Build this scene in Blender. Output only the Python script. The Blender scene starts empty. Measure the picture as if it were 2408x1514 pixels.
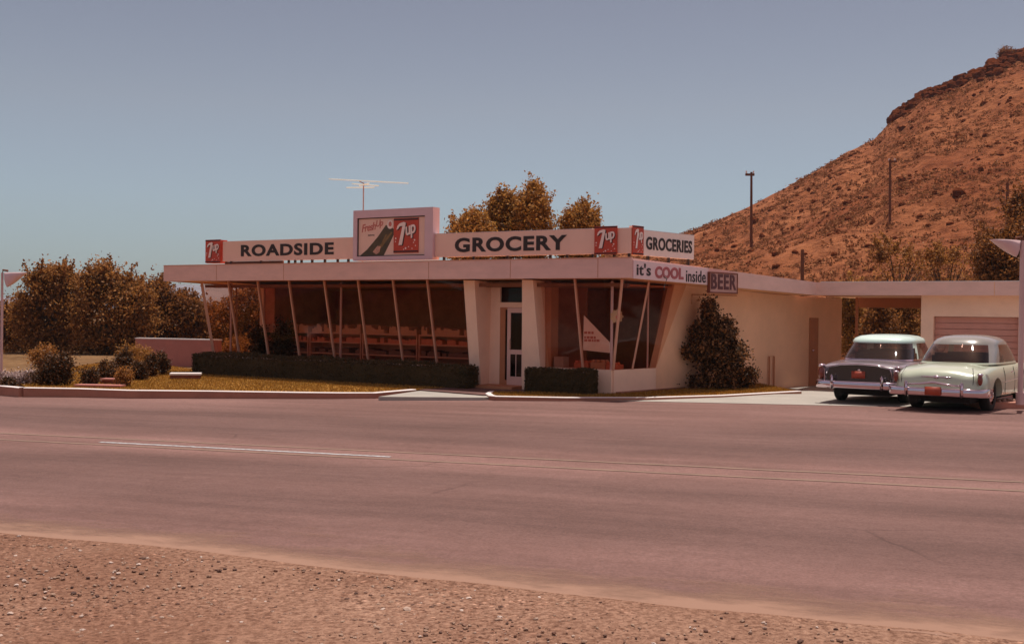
import bpy, bmesh, math, random
import numpy as np
from mathutils import Matrix, Vector
R = math.radians
scene = bpy.context.scene
COL = scene.collection

# ------------------------------------------------------------------ camera
EYE = 1.87
ROLL, PITCH = .0123, math.atan2(19, 2600.)
cam_d = bpy.data.cameras.new('camera'); cam = bpy.data.objects.new('camera', cam_d); COL.objects.link(cam)
cam_d.lens = 36 * 2600. / 2408; cam_d.sensor_width = 36; cam_d.clip_end = 9000; cam_d.clip_start = .1
fwv = Vector((0, math.cos(PITCH), -math.sin(PITCH))); upv = Vector((0, math.sin(PITCH), math.cos(PITCH)))
cr = math.cos(ROLL) * Vector((1, 0, 0)) + math.sin(ROLL) * upv
cu = -math.sin(ROLL) * Vector((1, 0, 0)) + math.cos(ROLL) * upv
cam.matrix_world = Matrix(((cr.x, cu.x, -fwv.x, 0), (cr.y, cu.y, -fwv.y, 0), (cr.z, cu.z, -fwv.z, EYE), (0, 0, 0, 1)))
scene.camera = cam
scene.view_settings.view_transform = 'Standard'; scene.view_settings.look = 'None'
scene.view_settings.exposure = 0.18; scene.view_settings.gamma = 1
scene.cycles.filter_width = 1.5

# ------------------------------------------------------------------ light
SUN_EL, SUN_AZ = 77., 26.      # azimuth measured to the right of the view axis (+Y)
world = bpy.data.worlds.new('World'); scene.world = world; world.use_nodes = True
wn, wl = world.node_tree.nodes, world.node_tree.links
wn.clear()
sky = wn.new('ShaderNodeTexSky'); sky.sky_type = 'NISHITA'; sky.sun_disc = False
sky.sun_elevation = R(SUN_EL); sky.sun_rotation = R(SUN_AZ)
sky.air_density = 1.0; sky.dust_density = 2.2; sky.ozone_density = 1.0; sky.altitude = 800
bg = wn.new('ShaderNodeBackground'); wo = wn.new('ShaderNodeOutputWorld')
geo = wn.new('ShaderNodeTexCoord'); sep = wn.new('ShaderNodeSeparateXYZ'); rmp = wn.new('ShaderNodeValToRGB')
mul = wn.new('ShaderNodeMix'); mul.data_type = 'RGBA'; mul.blend_type = 'MULTIPLY'; mul.inputs[0].default_value = 1
wl.new(geo.outputs['Generated'], sep.inputs[0]); wl.new(sep.outputs['Z'], rmp.inputs[0])
e = rmp.color_ramp.elements
e[0].position = 0.0; e[0].color = (.84, .845, .86, 1)
e[1].position = .10; e[1].color = (1.04, .925, .90, 1)
for p, c in ((.18, (1.15, .875, .76)), (.29, (1.05, .75, .65)), (.36, (3.6, 1.85, 1.30)), (.60, (3.2, 1.6, 1.0)), (.80, (1.3, .8, .6))):  # unseen warm band above the view, added brightness to fill the shaded walls
    k = e.new(p); k.color = (*c, 1)
wl.new(sky.outputs[0], mul.inputs[6]); wl.new(rmp.outputs[0], mul.inputs[7])
wl.new(mul.outputs[2], bg.inputs[0]); wl.new(bg.outputs[0], wo.inputs[0]); bg.inputs[1].default_value = .085
sun_d = bpy.data.lights.new('sun', 'SUN'); sun = bpy.data.objects.new('sun', sun_d); COL.objects.link(sun)
sun_d.energy = 4.0; sun_d.angle = R(.5); sun_d.color = (1, .93, .84)
sdir = Vector((math.sin(R(SUN_AZ)) * math.cos(R(SUN_EL)), math.cos(R(SUN_AZ)) * math.cos(R(SUN_EL)), math.sin(R(SUN_EL))))
sun.rotation_euler = sdir.to_track_quat('Z', 'Y').to_euler(); sun.location = (10, 20, 40)

# ------------------------------------------------------------------ frames
be = math.atan2(2600., 4254.)
EX = Vector((math.cos(be), -math.sin(be), 0)); EY = Vector((math.sin(be), math.cos(be), 0))
def ray(px, py):
    px, py = float(px), float(py); return fwv + (px - 1204) / 2600. * cr + (757 - py) / 2600. * cu
CAM = Vector((0, 0, EYE))
def hit_z(px, py, z):
    d = ray(px, py); return CAM + d * ((z - EYE) / d.z)
O = hit_z(1155, 906, 0)
def frame(o, x):
    y = Vector((-x.y, x.x, 0))
    return Matrix(((x.x, y.x, 0, o.x), (x.y, y.y, 0, o.y), (0, 0, 1, o.z), (0, 0, 0, 1)))
B = frame(O, EX)                                   # building frame: x along the front, y inwards
_s = Vector((1.73, 9, 0)).normalized()
S = frame(B @ Vector((4.45, -1.0, 0)), (B.to_3x3() @ _s))   # side frame: x along the side fascia, y inwards
I4 = Matrix.Identity(4)
def at(px, py, F, yc=0.):
    Fi = F.inverted(); c = Fi @ CAM; d = Fi.to_3x3() @ ray(px, py)
    q = c + d * ((yc - c.y) / d.y); return q.x, q.z
def far(px, py, D):
    d = ray(px, py); return CAM + d * (D / d.y)
def zroad(x, y): return -.14 + .012 * (x - 2)       # in B coordinates
def on_road(px, py, dz=0.):
    z = -.1
    for _ in range(8):
        p = hit_z(px, py, z); q = B.inverted() @ p; z = zroad(q.x, q.y) + dz
    return p
def gnd(px, py, z=-.08):
    return hit_z(px, py, z)

# ------------------------------------------------------------------ mesh helpers
class MB:
    def __init__(s): s.v = []; s.f = []
    def add(s, v, f):
        n = len(s.v); s.v += [tuple(p) for p in v]; s.f += [tuple(i + n for i in q) for q in f]; return s
    def box(s, x0, x1, y0, y1, z0, z1):
        v = [(x0, y0, z0), (x1, y0, z0), (x1, y1, z0), (x0, y1, z0), (x0, y0, z1), (x1, y0, z1), (x1, y1, z1), (x0, y1, z1)]
        return s.add(v, [(0, 3, 2, 1), (4, 5, 6, 7), (0, 1, 5, 4), (1, 2, 6, 5), (2, 3, 7, 6), (3, 0, 4, 7)])
    def hexa(s, lo, hi):       # two quads (bottom / top), each 4 points
        return s.add(list(lo) + list(hi), [(0, 3, 2, 1), (4, 5, 6, 7), (0, 1, 5, 4), (1, 2, 6, 5), (2, 3, 7, 6), (3, 0, 4, 7)])
    def prism_y(s, poly, y0, y1):   # polygon in x,z (seen from -y, anticlockwise) between y0 (front) and y1
        n = len(poly); v = [(x, y0, z) for x, z in poly] + [(x, y1, z) for x, z in poly]
        return s.add(v, [tuple(range(n)), tuple(range(2 * n - 1, n - 1, -1))] + [(i, i + n, (i + 1) % n + n, (i + 1) % n) for i in range(n)])
    def prism_z(s, poly, z0, z1):
        n = len(poly)
        za = z0 if callable(z0) else (lambda x, y: z0); zb = z1 if callable(z1) else (lambda x, y: z1)
        v = [(x, y, za(x, y)) for x, y in poly] + [(x, y, zb(x, y)) for x, y in poly]
        return s.add(v, [tuple(range(n - 1, -1, -1)), tuple(range(n, 2 * n))] + [(i, (i + 1) % n, (i + 1) % n + n, i + n) for i in range(n)])
    def tube(s, pts, rad, n=8, cap=True):
        pts = [Vector(p) for p in pts]; m = len(pts)
        rad = rad if isinstance(rad, (list, tuple)) else [rad] * m
        v = []
        for i, p in enumerate(pts):
            t = (pts[min(i + 1, m - 1)] - pts[max(i - 1, 0)]).normalized()
            a = Vector((0, 0, 1)) if abs(t.z) < .9 else Vector((1, 0, 0))
            u = t.cross(a).normalized(); w = t.cross(u)
            for k in range(n):
                an = 2 * math.pi * k / n
                v.append(p + rad[i] * (math.cos(an) * u + math.sin(an) * w))
        f = [(i * n + k, i * n + (k + 1) % n, (i + 1) * n + (k + 1) % n, (i + 1) * n + k) for i in range(m - 1) for k in range(n)]
        if cap: f += [tuple(range(n - 1, -1, -1)), tuple(range((m - 1) * n, m * n))]
        return s.add(v, f)
    def disc_y(s, cx, cz, r, y0, y1, n=20, rz=None):
        rz = rz or r
        return s.prism_y([(cx + r * math.cos(2 * math.pi * k / n), cz + rz * math.sin(2 * math.pi * k / n)) for k in range(n)], y0, y1)
    def ball(s, c, r, nu=14, nv=8):
        rx, ry, rz = r if isinstance(r, (tuple, list)) else (r, r, r)
        v = []
        for j in range(nv + 1):
            ph = math.pi * j / nv - math.pi / 2
            for i in range(nu):
                t = 2 * math.pi * i / nu
                v.append((c[0] + rx * math.cos(ph) * math.cos(t), c[1] + ry * math.cos(ph) * math.sin(t), c[2] + rz * math.sin(ph)))
        f = [(j * nu + i, j * nu + (i + 1) % nu, (j + 1) * nu + (i + 1) % nu, (j + 1) * nu + i) for j in range(nv) for i in range(nu)]
        return s.add(v, f)
    def build(s, name, mat, parent=None, F=I4, smooth=False, origin=None):
        v = [F @ Vector(p) for p in s.v]
        return mkobj(name, v, s.f, mat, parent, smooth, origin)

WM = {}
def mkobj(name, v, f, mat, parent=None, smooth=False, origin=None):
    me = bpy.data.meshes.new(name)
    if parent is None:
        if origin is None:
            xs = [p[0] for p in v]; ys = [p[1] for p in v]; zs = [p[2] for p in v]
            origin = Vector(((min(xs) + max(xs)) / 2, (min(ys) + max(ys)) / 2, min(zs)))
        M = Matrix.Translation(origin)
    else:
        M = WM[parent.name]
    Mi = M.inverted()
    me.from_pydata([Mi @ Vector(p) for p in v], [], f); me.update()
    if smooth: me.polygons.foreach_set('use_smooth', [True] * len(me.polygons))
    if mat: me.materials.append(mat)
    o = bpy.data.objects.new(name, me); COL.objects.link(o)
    if parent is None: o.matrix_world = M
    else: o.parent = parent
    WM[o.name] = M
    return o
def thing(name, label, cat, F=I4, loc=(0, 0, 0), group=None):
    o = bpy.data.objects.new(name, None); COL.objects.link(o); o.empty_display_size = .3
    M = F @ Matrix.Translation(Vector(loc)); o.matrix_world = M; WM[o.name] = M
    return tag(o, label, cat, group)
def tag(o, label=None, cat=None, group=None, kind=None):
    if label: o['label'] = label
    if cat: o['category'] = cat
    if group: o['group'] = group
    if kind: o['kind'] = kind
    return o
def dup(o, M, parent=None):
    c = o.copy(); COL.objects.link(c)
    if parent is None: c.matrix_world = M
    else: c.parent = parent
    WM[c.name] = M
    for ch in [k for k in o.children]: dup(ch, M, c)
    return c

# ------------------------------------------------------------------ materials
def nodes(name):
    m = bpy.data.materials.new(name); m.use_nodes = True
    return m, m.node_tree.nodes, m.node_tree.links, m.node_tree.nodes['Principled BSDF']
def parts(name, mat, parent, F, boxes):
    for q in boxes: MB().box(*q).build(name, mat, parent, F)
def c4(c, k=1.): return (min(c[0] * k, 1), min(c[1] * k, 1), min(c[2] * k, 1), 1)
def pm(name, col, rough=.7, var=.12, scale=6., bump=0., metal=0., coat=0., spec=None, bscale=None, stretch=None):
    m, n, l, b = nodes(name)
    tc = n.new('ShaderNodeTexCoord'); t = n.new('ShaderNodeTexNoise'); t.inputs['Scale'].default_value = scale
    t.inputs['Detail'].default_value = 8; t.inputs['Roughness'].default_value = .65
    src = tc.outputs['Object']
    if stretch:
        mp = n.new('ShaderNodeMapping'); mp.inputs['Scale'].default_value = stretch; l.new(src, mp.inputs[0]); src = mp.outputs[0]
    l.new(src, t.inputs['Vector'])
    r = n.new('ShaderNodeValToRGB'); r.color_ramp.elements[0].position = .3; r.color_ramp.elements[1].position = .7
    r.color_ramp.elements[0].color = c4(col, 1 - var); r.color_ramp.elements[1].color = c4(col, 1 + var)
    l.new(t.outputs['Fac'], r.inputs[0]); l.new(r.outputs[0], b.inputs['Base Color'])
    b.inputs['Roughness'].default_value = rough; b.inputs['Metallic'].default_value = metal
    b.inputs['Coat Weight'].default_value = coat; b.inputs['Coat Roughness'].default_value = .08
    if spec is not None: b.inputs['Specular IOR Level'].default_value = spec
    if bump:
        t2 = n.new('ShaderNodeTexNoise'); t2.inputs['Scale'].default_value = bscale or scale * 6; t2.inputs['Detail'].default_value = 6
        l.new(src, t2.inputs['Vector'])
        bp = n.new('ShaderNodeBump'); bp.inputs['Strength'].default_value = 1; bp.inputs['Distance'].default_value = bump
        l.new(t2.outputs['Fac'], bp.inputs['Height']); l.new(bp.outputs[0], b.inputs['Normal'])
    return m
def leafmat(name, c0, c1, c2, trans=.35, spec=.3):
    m, n, l, b = nodes(name)
    g = n.new('ShaderNodeNewGeometry'); r = n.new('ShaderNodeValToRGB')
    e = r.color_ramp.elements; e[0].color = c4(c0); e[1].color = c4(c2); k = e.new(.5); k.color = c4(c1)
    l.new(g.outputs['Random Per Island'], r.inputs[0])
    l.new(r.outputs[0], b.inputs['Base Color']); b.inputs['Roughness'].default_value = .6; b.inputs['Specular IOR Level'].default_value = spec
    tr = n.new('ShaderNodeBsdfTranslucent'); l.new(r.outputs[0], tr.inputs[0])
    mx = n.new('ShaderNodeMixShader'); mx.inputs[0].default_value = trans
    l.new(b.outputs[0], mx.inputs[1]); l.new(tr.outputs[0], mx.inputs[2]); l.new(mx.outputs[0], n['Material Output'].inputs[0])
    return m
def glassmat(name, tint, refl=1.0, rough=.03):
    m, n, l, b = nodes(name); n.remove(b)
    tr = n.new('ShaderNodeBsdfTransparent'); tr.inputs[0].default_value = c4(tint)
    gl = n.new('ShaderNodeBsdfGlossy'); gl.inputs['Roughness'].default_value = rough
    t = n.new('ShaderNodeTexNoise'); t.inputs['Scale'].default_value = .8
    bp = n.new('ShaderNodeBump'); bp.inputs['Distance'].default_value = .01; l.new(t.outputs['Fac'], bp.inputs['Height'])
    l.new(bp.outputs[0], gl.inputs['Normal'])
    ge = n.new('ShaderNodeNewGeometry'); dt = n.new('ShaderNodeVectorMath'); dt.operation = 'DOT_PRODUCT'
    l.new(ge.outputs['Normal'], dt.inputs[0]); l.new(ge.outputs['Incoming'], dt.inputs[1])
    def mth(op, a, b_=None):
        k = n.new('ShaderNodeMath'); k.operation = op
        for i, q in enumerate((a, b_)):
            if q is None: continue
            if isinstance(q, (int, float)): k.inputs[i].default_value = q
            else: l.new(q, k.inputs[i])
        return k.outputs[0]
    ab = mth('ABSOLUTE', dt.outputs['Value']); fr = mth('ADD', mth('MULTIPLY', mth('POWER', mth('SUBTRACT', 1.0, ab), 5.0), .96), .045)
    mu = n.new('ShaderNodeMath'); mu.operation = 'MULTIPLY'; mu.inputs[1].default_value = refl; l.new(fr, mu.inputs[0])
    mx = n.new('ShaderNodeMixShader'); l.new(mu.outputs[0], mx.inputs[0]); l.new(tr.outputs[0], mx.inputs[1]); l.new(gl.outputs[0], mx.inputs[2])
    l.new(mx.outputs[0], n['Material Output'].inputs[0])
    return m

M_ = {}
M_['stucco'] = pm('pale stucco', (.95, .64, .48), .9, .07, 1.5, .004, bscale=60)
M_['fascia'] = pm('painted fascia board', (.80, .50, .43), .7, .09, 1.6, .002, bscale=30, stretch=(1, 1, 3))
M_['soffit'] = pm('soffit plaster', (.85, .46, .24), .9, .06, 2)
M_['sidewall'] = pm('side wall stucco', (.90, .54, .34), .9, .09, .9, .004, bscale=60)
M_['trim'] = pm('painted steel trim', (.66, .34, .23), .5, .05, 3)
M_['post'] = pm('white steel post', (.66, .44, .42), .4, .05, 3)
M_['redtrim'] = pm('entrance wall plaster', (.48, .19, .09), .8, .1, 2)
M_['alu'] = pm('aluminium door frame', (.75, .48, .42), .35, .05, 4)
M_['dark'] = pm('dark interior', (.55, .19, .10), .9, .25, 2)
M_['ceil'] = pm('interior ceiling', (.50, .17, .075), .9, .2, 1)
M_['floor_in'] = pm('interior floor', (.35, .15, .09), .5, .2, 2)
M_['shelf'] = pm('shelf metal', (.72, .30, .18), .5, .15, 3)
M_['shelf_dark'] = pm('dark beam', (.22, .085, .04), .8, .2, 3)
M_['board'] = pm('sign board enamel', (.90, .58, .46), .6, .05, 2, .001)
M_['lilac'] = pm('billboard frame paint', (.74, .50, .53), .6, .05, 2)
M_['black'] = pm('black sign paint', (.028, .014, .012), .6, .2, 8)
M_['redp'] = pm('red sign enamel', (.55, .055, .02), .45, .12, 4)
M_['redscript'] = pm('red script paint', (.60, .17, .13), .5, .1, 5)
M_['crimson'] = pm('crimson letter paint', (.45, .10, .10), .5, .1, 5)
M_['white'] = pm('white enamel', (.95, .74, .66), .5, .05, 4)
M_['green'] = pm('bottle green paint', (.085, .05, .016), .4, .4, 5)
M_['green2'] = pm('bottle highlight paint', (.24, .13, .035), .4, .2, 5)
M_['labelp'] = pm('bottle label paint', (.60, .30, .21), .5, .2, 9)
M_['glass'] = glassmat('shop window glass', (.94, .84, .79), .2)
M_['glass2'] = glassmat('dark door glass', (.35, .25, .2), .6)
M_['concrete'] = pm('sunlit concrete', (.37, .335, .295), .85, .12, 1.2, .004, bscale=40)
M_['kerb'] = pm('red kerb concrete', (.38, .165, .11), .85, .14, 2, .006, bscale=30)
M_['brick'] = pm('dark brick', (.21, .06, .035), .85, .3, 5, .01, bscale=20)
M_['bark'] = pm('bark', (.09, .05, .03), .9, .3, 6, .02)
M_['wood'] = pm('weathered pole wood', (.16, .055, .028), .9, .25, 5, .01)
M_['chrome'] = pm('chrome', (.66, .54, .60), .11, .05, 3, metal=1)
M_['tyre'] = pm('tyre rubber', (.022, .016, .013), .85, .2, 10)
M_['under'] = pm('underbody', (.018, .012, .01), .9, .2, 6)
M_['mint'] = pm('mint car paint', (.50, .55, .42), .32, .03, 2, coat=.8)
M_['greyroof'] = pm('grey roof paint', (.23, .22, .20), .28, .03, 2, coat=.7)
M_['darkpaint'] = pm('dark grey car paint', (.014, .011, .010), .25, .05, 2, coat=1)
M_['greydeck'] = pm('grey car paint', (.20, .165, .185), .3, .05, 2, coat=.8)
M_['whiteroof'] = pm('white roof paint', (.62, .80, .73), .35, .03, 2, coat=.6)
M_['tail'] = pm('tail lamp plastic', (.20, .03, .015), .25, .1, 10, coat=.6)
M_['plate'] = pm('licence plate paint', (.40, .065, .03), .5, .1, 10)
M_['carglass'] = glassmat('car glass', (.55, .42, .38), 1.3)
M_['seat'] = pm('car seat cloth', (.12, .06, .045), .9, .2, 6)
M_['garage'] = pm('garage door paint', (.62, .29, .23), .75, .08, 2, .002)
M_['lampw'] = pm('lamp shade enamel', (.72, .50, .50), .4, .05, 3)
M_['wallpink'] = pm('pink block wall', (.46, .18, .15), .9, .1, 2, .004)
M_['wallcap'] = pm('white wall cap', (.75, .68, .66), .7, .05, 3)
M_['rock'] = pm('crest rock', (.12, .032, .013), .98, .35, 1.2, .15, bscale=3, spec=0.)
M_['stone'] = pm('shoulder stone', (.36, .215, .16), .9, .5, 3)
M_['leaf_dark'] = leafmat('dark leaves', (.09, .034, .009), (.24, .09, .022), (.44, .18, .05), .47)
M_['leaf_mid'] = leafmat('mid leaves', (.13, .055, .013), (.33, .14, .033), (.58, .27, .08), .48)
M_['leaf_olive'] = leafmat('olive leaves', (.18, .08, .018), (.37, .17, .036), (.60, .31, .085), .46)
M_['leaf_hedge'] = leafmat('hedge leaves', (.06, .042, .016), (.10, .062, .022), (.16, .085, .03), .2)
M_['leaf_shrub'] = leafmat('shrub leaves', (.032, .017, .007), (.08, .036, .012), (.22, .085, .024), .22)
M_['leaf_vine'] = leafmat('vine leaves', (.035, .018, .008), (.09, .04, .014), (.48, .22, .085), .22)
M_['petal'] = leafmat('pale petals', (.10, .06, .03), (.50, .36, .33), (.75, .60, .58), .3)
M_['scrub'] = leafmat('desert scrub', (.15, .055, .022), (.27, .11, .048), (.42, .20, .095), .25, 0.)

# ------------------------------------------------------------------ setting: ground, road, shoulder
def base_mat(name, c0, c1, speck, sscale, bump=.02, rough=.95):
    m, n, l, b = nodes(name)
    tc = n.new('ShaderNodeTexCoord')
    def noise(s, d=8, r=.65, st=None):
        t = n.new('ShaderNodeTexNoise'); t.inputs['Scale'].default_value = s; t.inputs['Detail'].default_value = d; t.inputs['Roughness'].default_value = r
        if st:
            mp = n.new('ShaderNodeMapping'); mp.inputs['Scale'].default_value = st; l.new(tc.outputs['Object'], mp.inputs[0]); l.new(mp.outputs[0], t.inputs['Vector'])
        else: l.new(tc.outputs['Object'], t.inputs['Vector'])
        return t
    a = noise(.35, 6, .6); r = n.new('ShaderNodeValToRGB'); r.color_ramp.elements[0].position = .35; r.color_ramp.elements[1].position = .68
    r.color_ramp.elements[0].color = c4(c0); r.color_ramp.elements[1].color = c4(c1); l.new(a.outputs['Fac'], r.inputs[0])
    s = noise(sscale, 5, .75); r2 = n.new('ShaderNodeValToRGB'); r2.color_ramp.elements[0].position = .36; r2.color_ramp.elements[1].position = .60
    r2.color_ramp.elements[0].color = (speck, speck * .82, speck * .74, 1); r2.color_ramp.elements[1].color = (1.12, 1.12, 1.12, 1); l.new(s.outputs['Fac'], r2.inputs[0])
    mx = n.new('ShaderNodeMix'); mx.data_type = 'RGBA'; mx.blend_type = 'MULTIPLY'; mx.inputs[0].default_value = 1
    l.new(r.outputs[0], mx.inputs[6]); l.new(r2.outputs[0], mx.inputs[7]); l.new(mx.outputs[2], b.inputs['Base Color'])
    b.inputs['Roughness'].default_value = rough; b.inputs['Specular IOR Level'].default_value = .2
    bp = n.new('ShaderNodeBump'); bp.inputs['Distance'].default_value = bump; l.new(s.outputs['Fac'], bp.inputs['Height']); l.new(bp.outputs[0], b.inputs['Normal'])
    return m
def add_pebbles(m, scale):
    n, l = m.node_tree.nodes, m.node_tree.links; b = n['Principled BSDF']; src = b.inputs['Base Color'].links[0].from_socket
    tc = n.new('ShaderNodeTexCoord'); col = src
    for sc, lo, hi, m0, m1 in ((scale, .30, 1.7, .40, .62), (scale * 2.1, .45, 1.5, .35, .55)):
        v = n.new('ShaderNodeTexVoronoi'); v.inputs['Scale'].default_value = sc; l.new(tc.outputs['Object'], v.inputs['Vector'])
        sp = n.new('ShaderNodeSeparateColor'); l.new(v.outputs['Color'], sp.inputs[0])
        r = n.new('ShaderNodeValToRGB'); r.color_ramp.interpolation = 'CONSTANT'; e = r.color_ramp.elements
        e[0].color = (lo, lo * .75, lo * .65, 1); e[1].position = .13; e[1].color = (1, 1, 1, 1)
        for p, c in ((.62, (.82, .72, .66)), (.80, (1, 1, 1)), (.93, (hi, hi, hi * 1.03))): q = e.new(p); q.color = (*c, 1)
        l.new(sp.outputs[0], r.inputs[0])
        nz = n.new('ShaderNodeTexNoise'); nz.inputs['Scale'].default_value = .9; nz.inputs['Detail'].default_value = 5; l.new(tc.outputs['Object'], nz.inputs['Vector'])
        mr = n.new('ShaderNodeMapRange'); mr.inputs[1].default_value = m0; mr.inputs[2].default_value = m1; l.new(nz.outputs['Fac'], mr.inputs[0])
        ds = n.new('ShaderNodeMapRange'); ds.inputs[1].default_value = .50; ds.inputs[2].default_value = .32; l.new(v.outputs['Distance'], ds.inputs[0])
        mm = n.new('ShaderNodeMath'); mm.operation = 'MULTIPLY'; l.new(mr.outputs[0], mm.inputs[0]); l.new(ds.outputs[0], mm.inputs[1])
        mx = n.new('ShaderNodeMix'); mx.data_type = 'RGBA'; mx.blend_type = 'MULTIPLY'; l.new(mm.outputs[0], mx.inputs[0]); l.new(col, mx.inputs[6]); l.new(r.outputs[0], mx.inputs[7]); col = mx.outputs[2]
    l.new(col, b.inputs['Base Color']); return m
M_['gravel'] = base_mat('gravel shoulder', (.24, .120, .076), (.35, .205, .142), .45, 22, .02)
add_pebbles(M_['gravel'], 26)
M_['dirt'] = base_mat('dry dirt', (.15, .085, .035), (.22, .125, .055), .7, 3, .03)

def gz(x, y):                      # terrain height in B coordinates
    z = zroad(max(min(x, 40), -45), y) - .03
    if y > 3:
        t = min((y - 3) / 5., 1); z = z * (1 - t) + (-.30) * t
    return z
xs = [-3000, -1200, -500, -200, -90, -60] + list(np.arange(-45, 41, 2.5)) + [60, 90, 200, 500, 1200, 3000]
ys = [-3000, -1000, -300, -100, -50] + list(np.arange(-35, 31, 2.)) + [45, 80, 200, 500, 1200, 4500]
v = [(x, y, gz(x, y)) for y in ys for x in xs]; nx = len(xs)
f = [(j * nx + i, j * nx + i + 1, (j + 1) * nx + i + 1, (j + 1) * nx + i) for j in range(len(ys) - 1) for i in range(nx - 1)]
mb = MB().add(v, f); g = mb.build('ground', M_['dirt'], F=B, origin=Vector((0, 0, -.5))); tag(g, kind='structure')

# road: its own frame along the centre line
c0 = on_road(0, 1022); c1 = on_road(2400, 1137)
rx = Vector((c1.x - c0.x, c1.y - c0.y, 0)).normalized()
RD = frame((c0 + c1) / 2, rx); RD.translation.z = 0
RDi, Bi = RD.inverted(), B.inverted()
def zr(x, y):                      # road frame -> road surface height
    q = Bi @ (RD @ Vector((x, y, 0))); return zroad(max(min(q.x, 40), -45), q.y)
def road_m():
    m, n, l, b = nodes('worn asphalt')
    tc = n.new('ShaderNodeTexCoord'); sp = n.new('ShaderNodeSeparateXYZ'); l.new(tc.outputs['Object'], sp.inputs[0])
    def noise(s, st, d=6, r=.6):
        t = n.new('ShaderNodeTexNoise'); t.inputs['Scale'].default_value = s; t.inputs['Detail'].default_value = d; t.inputs['Roughness'].default_value = r
        mp = n.new('ShaderNodeMapping'); mp.inputs['Scale'].default_value = st; l.new(tc.outputs['Object'], mp.inputs[0]); l.new(mp.outputs[0], t.inputs['Vector']); return t
    w = noise(.5, (.25, 1, 1)); ma = n.new('ShaderNodeMath'); ma.operation = 'MULTIPLY_ADD'; ma.inputs[1].default_value = 1.6
    ad = n.new('ShaderNodeMath'); ad.operation = 'SUBTRACT'; ad.inputs[1].default_value = .8
    l.new(w.outputs['Fac'], ma.inputs[0]); l.new(sp.outputs['Y'], ma.inputs[2]); l.new(ma.outputs[0], ad.inputs[0])
    mr = n.new('ShaderNodeMapRange'); mr.inputs[1].default_value = -8; mr.inputs[2].default_value = 14; l.new(ad.outputs[0], mr.inputs[0])
    r = n.new('ShaderNodeValToRGB'); e = r.color_ramp.elements
    def pos(y): return (y + 8) / 22.
    base = (.178, .099, .087)
    bands = [(-7.5, 1.12), (-5.6, 1.10), (-4.2, .84), (-3.1, .98), (-2.4, .86), (-1.5, .95), (-.7, 1.22), (.6, 1.20), (1.3, .92), (2.3, .80), (3.1, .90), (4.2, .84), (5.6, 1.0), (7.2, 1.22), (9.5, 1.12), (13.5, 1.2)]
    e[0].position = pos(bands[0][0]); e[0].color = c4(base, bands[0][1]); e[1].position = pos(bands[-1][0]); e[1].color = c4(base, bands[-1][1])
    for y, k in bands[1:-1]: q = e.new(pos(y)); q.color = c4(base, k)
    l.new(mr.outputs[0], r.inputs[0])
    def mulby(col, fac, lo, hi, p0, p1):
        rr = n.new('ShaderNodeValToRGB'); rr.color_ramp.elements[0].position = p0; rr.color_ramp.elements[1].position = p1
        rr.color_ramp.elements[0].color = (lo, lo * .97, lo * .95, 1); rr.color_ramp.elements[1].color = (hi, hi, hi, 1); l.new(fac, rr.inputs[0])
        mx = n.new('ShaderNodeMix'); mx.data_type = 'RGBA'; mx.blend_type = 'MULTIPLY'; mx.inputs[0].default_value = 1
        l.new(col, mx.inputs[6]); l.new(rr.outputs[0], mx.inputs[7]); return mx.outputs[2]
    c = r.outputs[0]
    c = mulby(c, noise(.7, (.12, 1, 1), 8, .65).outputs['Fac'], .76, 1.12, .3, .68)
    c = mulby(c, noise(.25, (1, 1, 1), 4).outputs['Fac'], .9, 1.08, .35, .65)
    c = mulby(c, noise(1.6, (.10, 1, 1), 9, .75).outputs['Fac'], .80, 1.12, .32, .66)
    c = mulby(c, noise(7, (1, 1, 1), 6, .8).outputs['Fac'], .88, 1.08, .34, .62)
    c = mulby(c, noise(38, (1, 1, 1), 3, .8).outputs['Fac'], .72, 1.18, .3, .65)
    # cracks: voronoi edges where a low-frequency mask allows
    vo = n.new('ShaderNodeTexVoronoi'); vo.feature = 'DISTANCE_TO_EDGE'; vo.inputs['Scale'].default_value = .42
    dn = noise(1.2, (1, 1, 1), 6, .7); mx2 = n.new('ShaderNodeMix'); mx2.data_type = 'VECTOR'; mx2.inputs[0].default_value = .18
    l.new(tc.outputs['Object'], mx2.inputs[4]); l.new(dn.outputs['Color'], mx2.inputs[5]); l.new(mx2.outputs[1], vo.inputs['Vector'])
    ck = n.new('ShaderNodeMapRange'); ck.inputs[1].default_value = .002; ck.inputs[2].default_value = .009; l.new(vo.outputs['Distance'], ck.inputs[0])
    ms = noise(.22, (1, 1, 1), 2); m3 = n.new('ShaderNodeMapRange'); m3.inputs[1].default_value = .56; m3.inputs[2].default_value = .68; l.new(ms.outputs['Fac'], m3.inputs[0])
    inv = n.new('ShaderNodeMath'); inv.operation = 'SUBTRACT'; inv.inputs[0].default_value = 1; l.new(m3.outputs[0], inv.inputs[1])
    mxx = n.new('ShaderNodeMath'); mxx.operation = 'MAXIMUM'; l.new(ck.outputs[0], mxx.inputs[0]); l.new(inv.outputs[0], mxx.inputs[1])
    c = mulby(c, mxx.outputs[0], .62, 1.0, 0, 1)
    l.new(c, b.inputs['Base Color']); b.inputs['Roughness'].default_value = .85; b.inputs['Specular IOR Level'].default_value = .3
    g2 = noise(60, (1, 1, 1), 3, .8); bp = n.new('ShaderNodeBump'); bp.inputs['Distance'].default_value = .006
    l.new(g2.outputs['Fac'], bp.inputs['Height']); l.new(bp.outputs[0], b.inputs['Normal'])
    return m
M_['road'] = road_m()
M_['yellow'] = pm('faded yellow line', (.225, .14, .10), .8, .16, 2, stretch=(1, 1, 1))
M_['wline'] = pm('white dash paint', (.42, .42, .43), .7, .2, 1.5)
eg0 = RDi @ on_road(0, 1251); eg1 = RDi @ on_road(2400, 1510)
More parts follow.
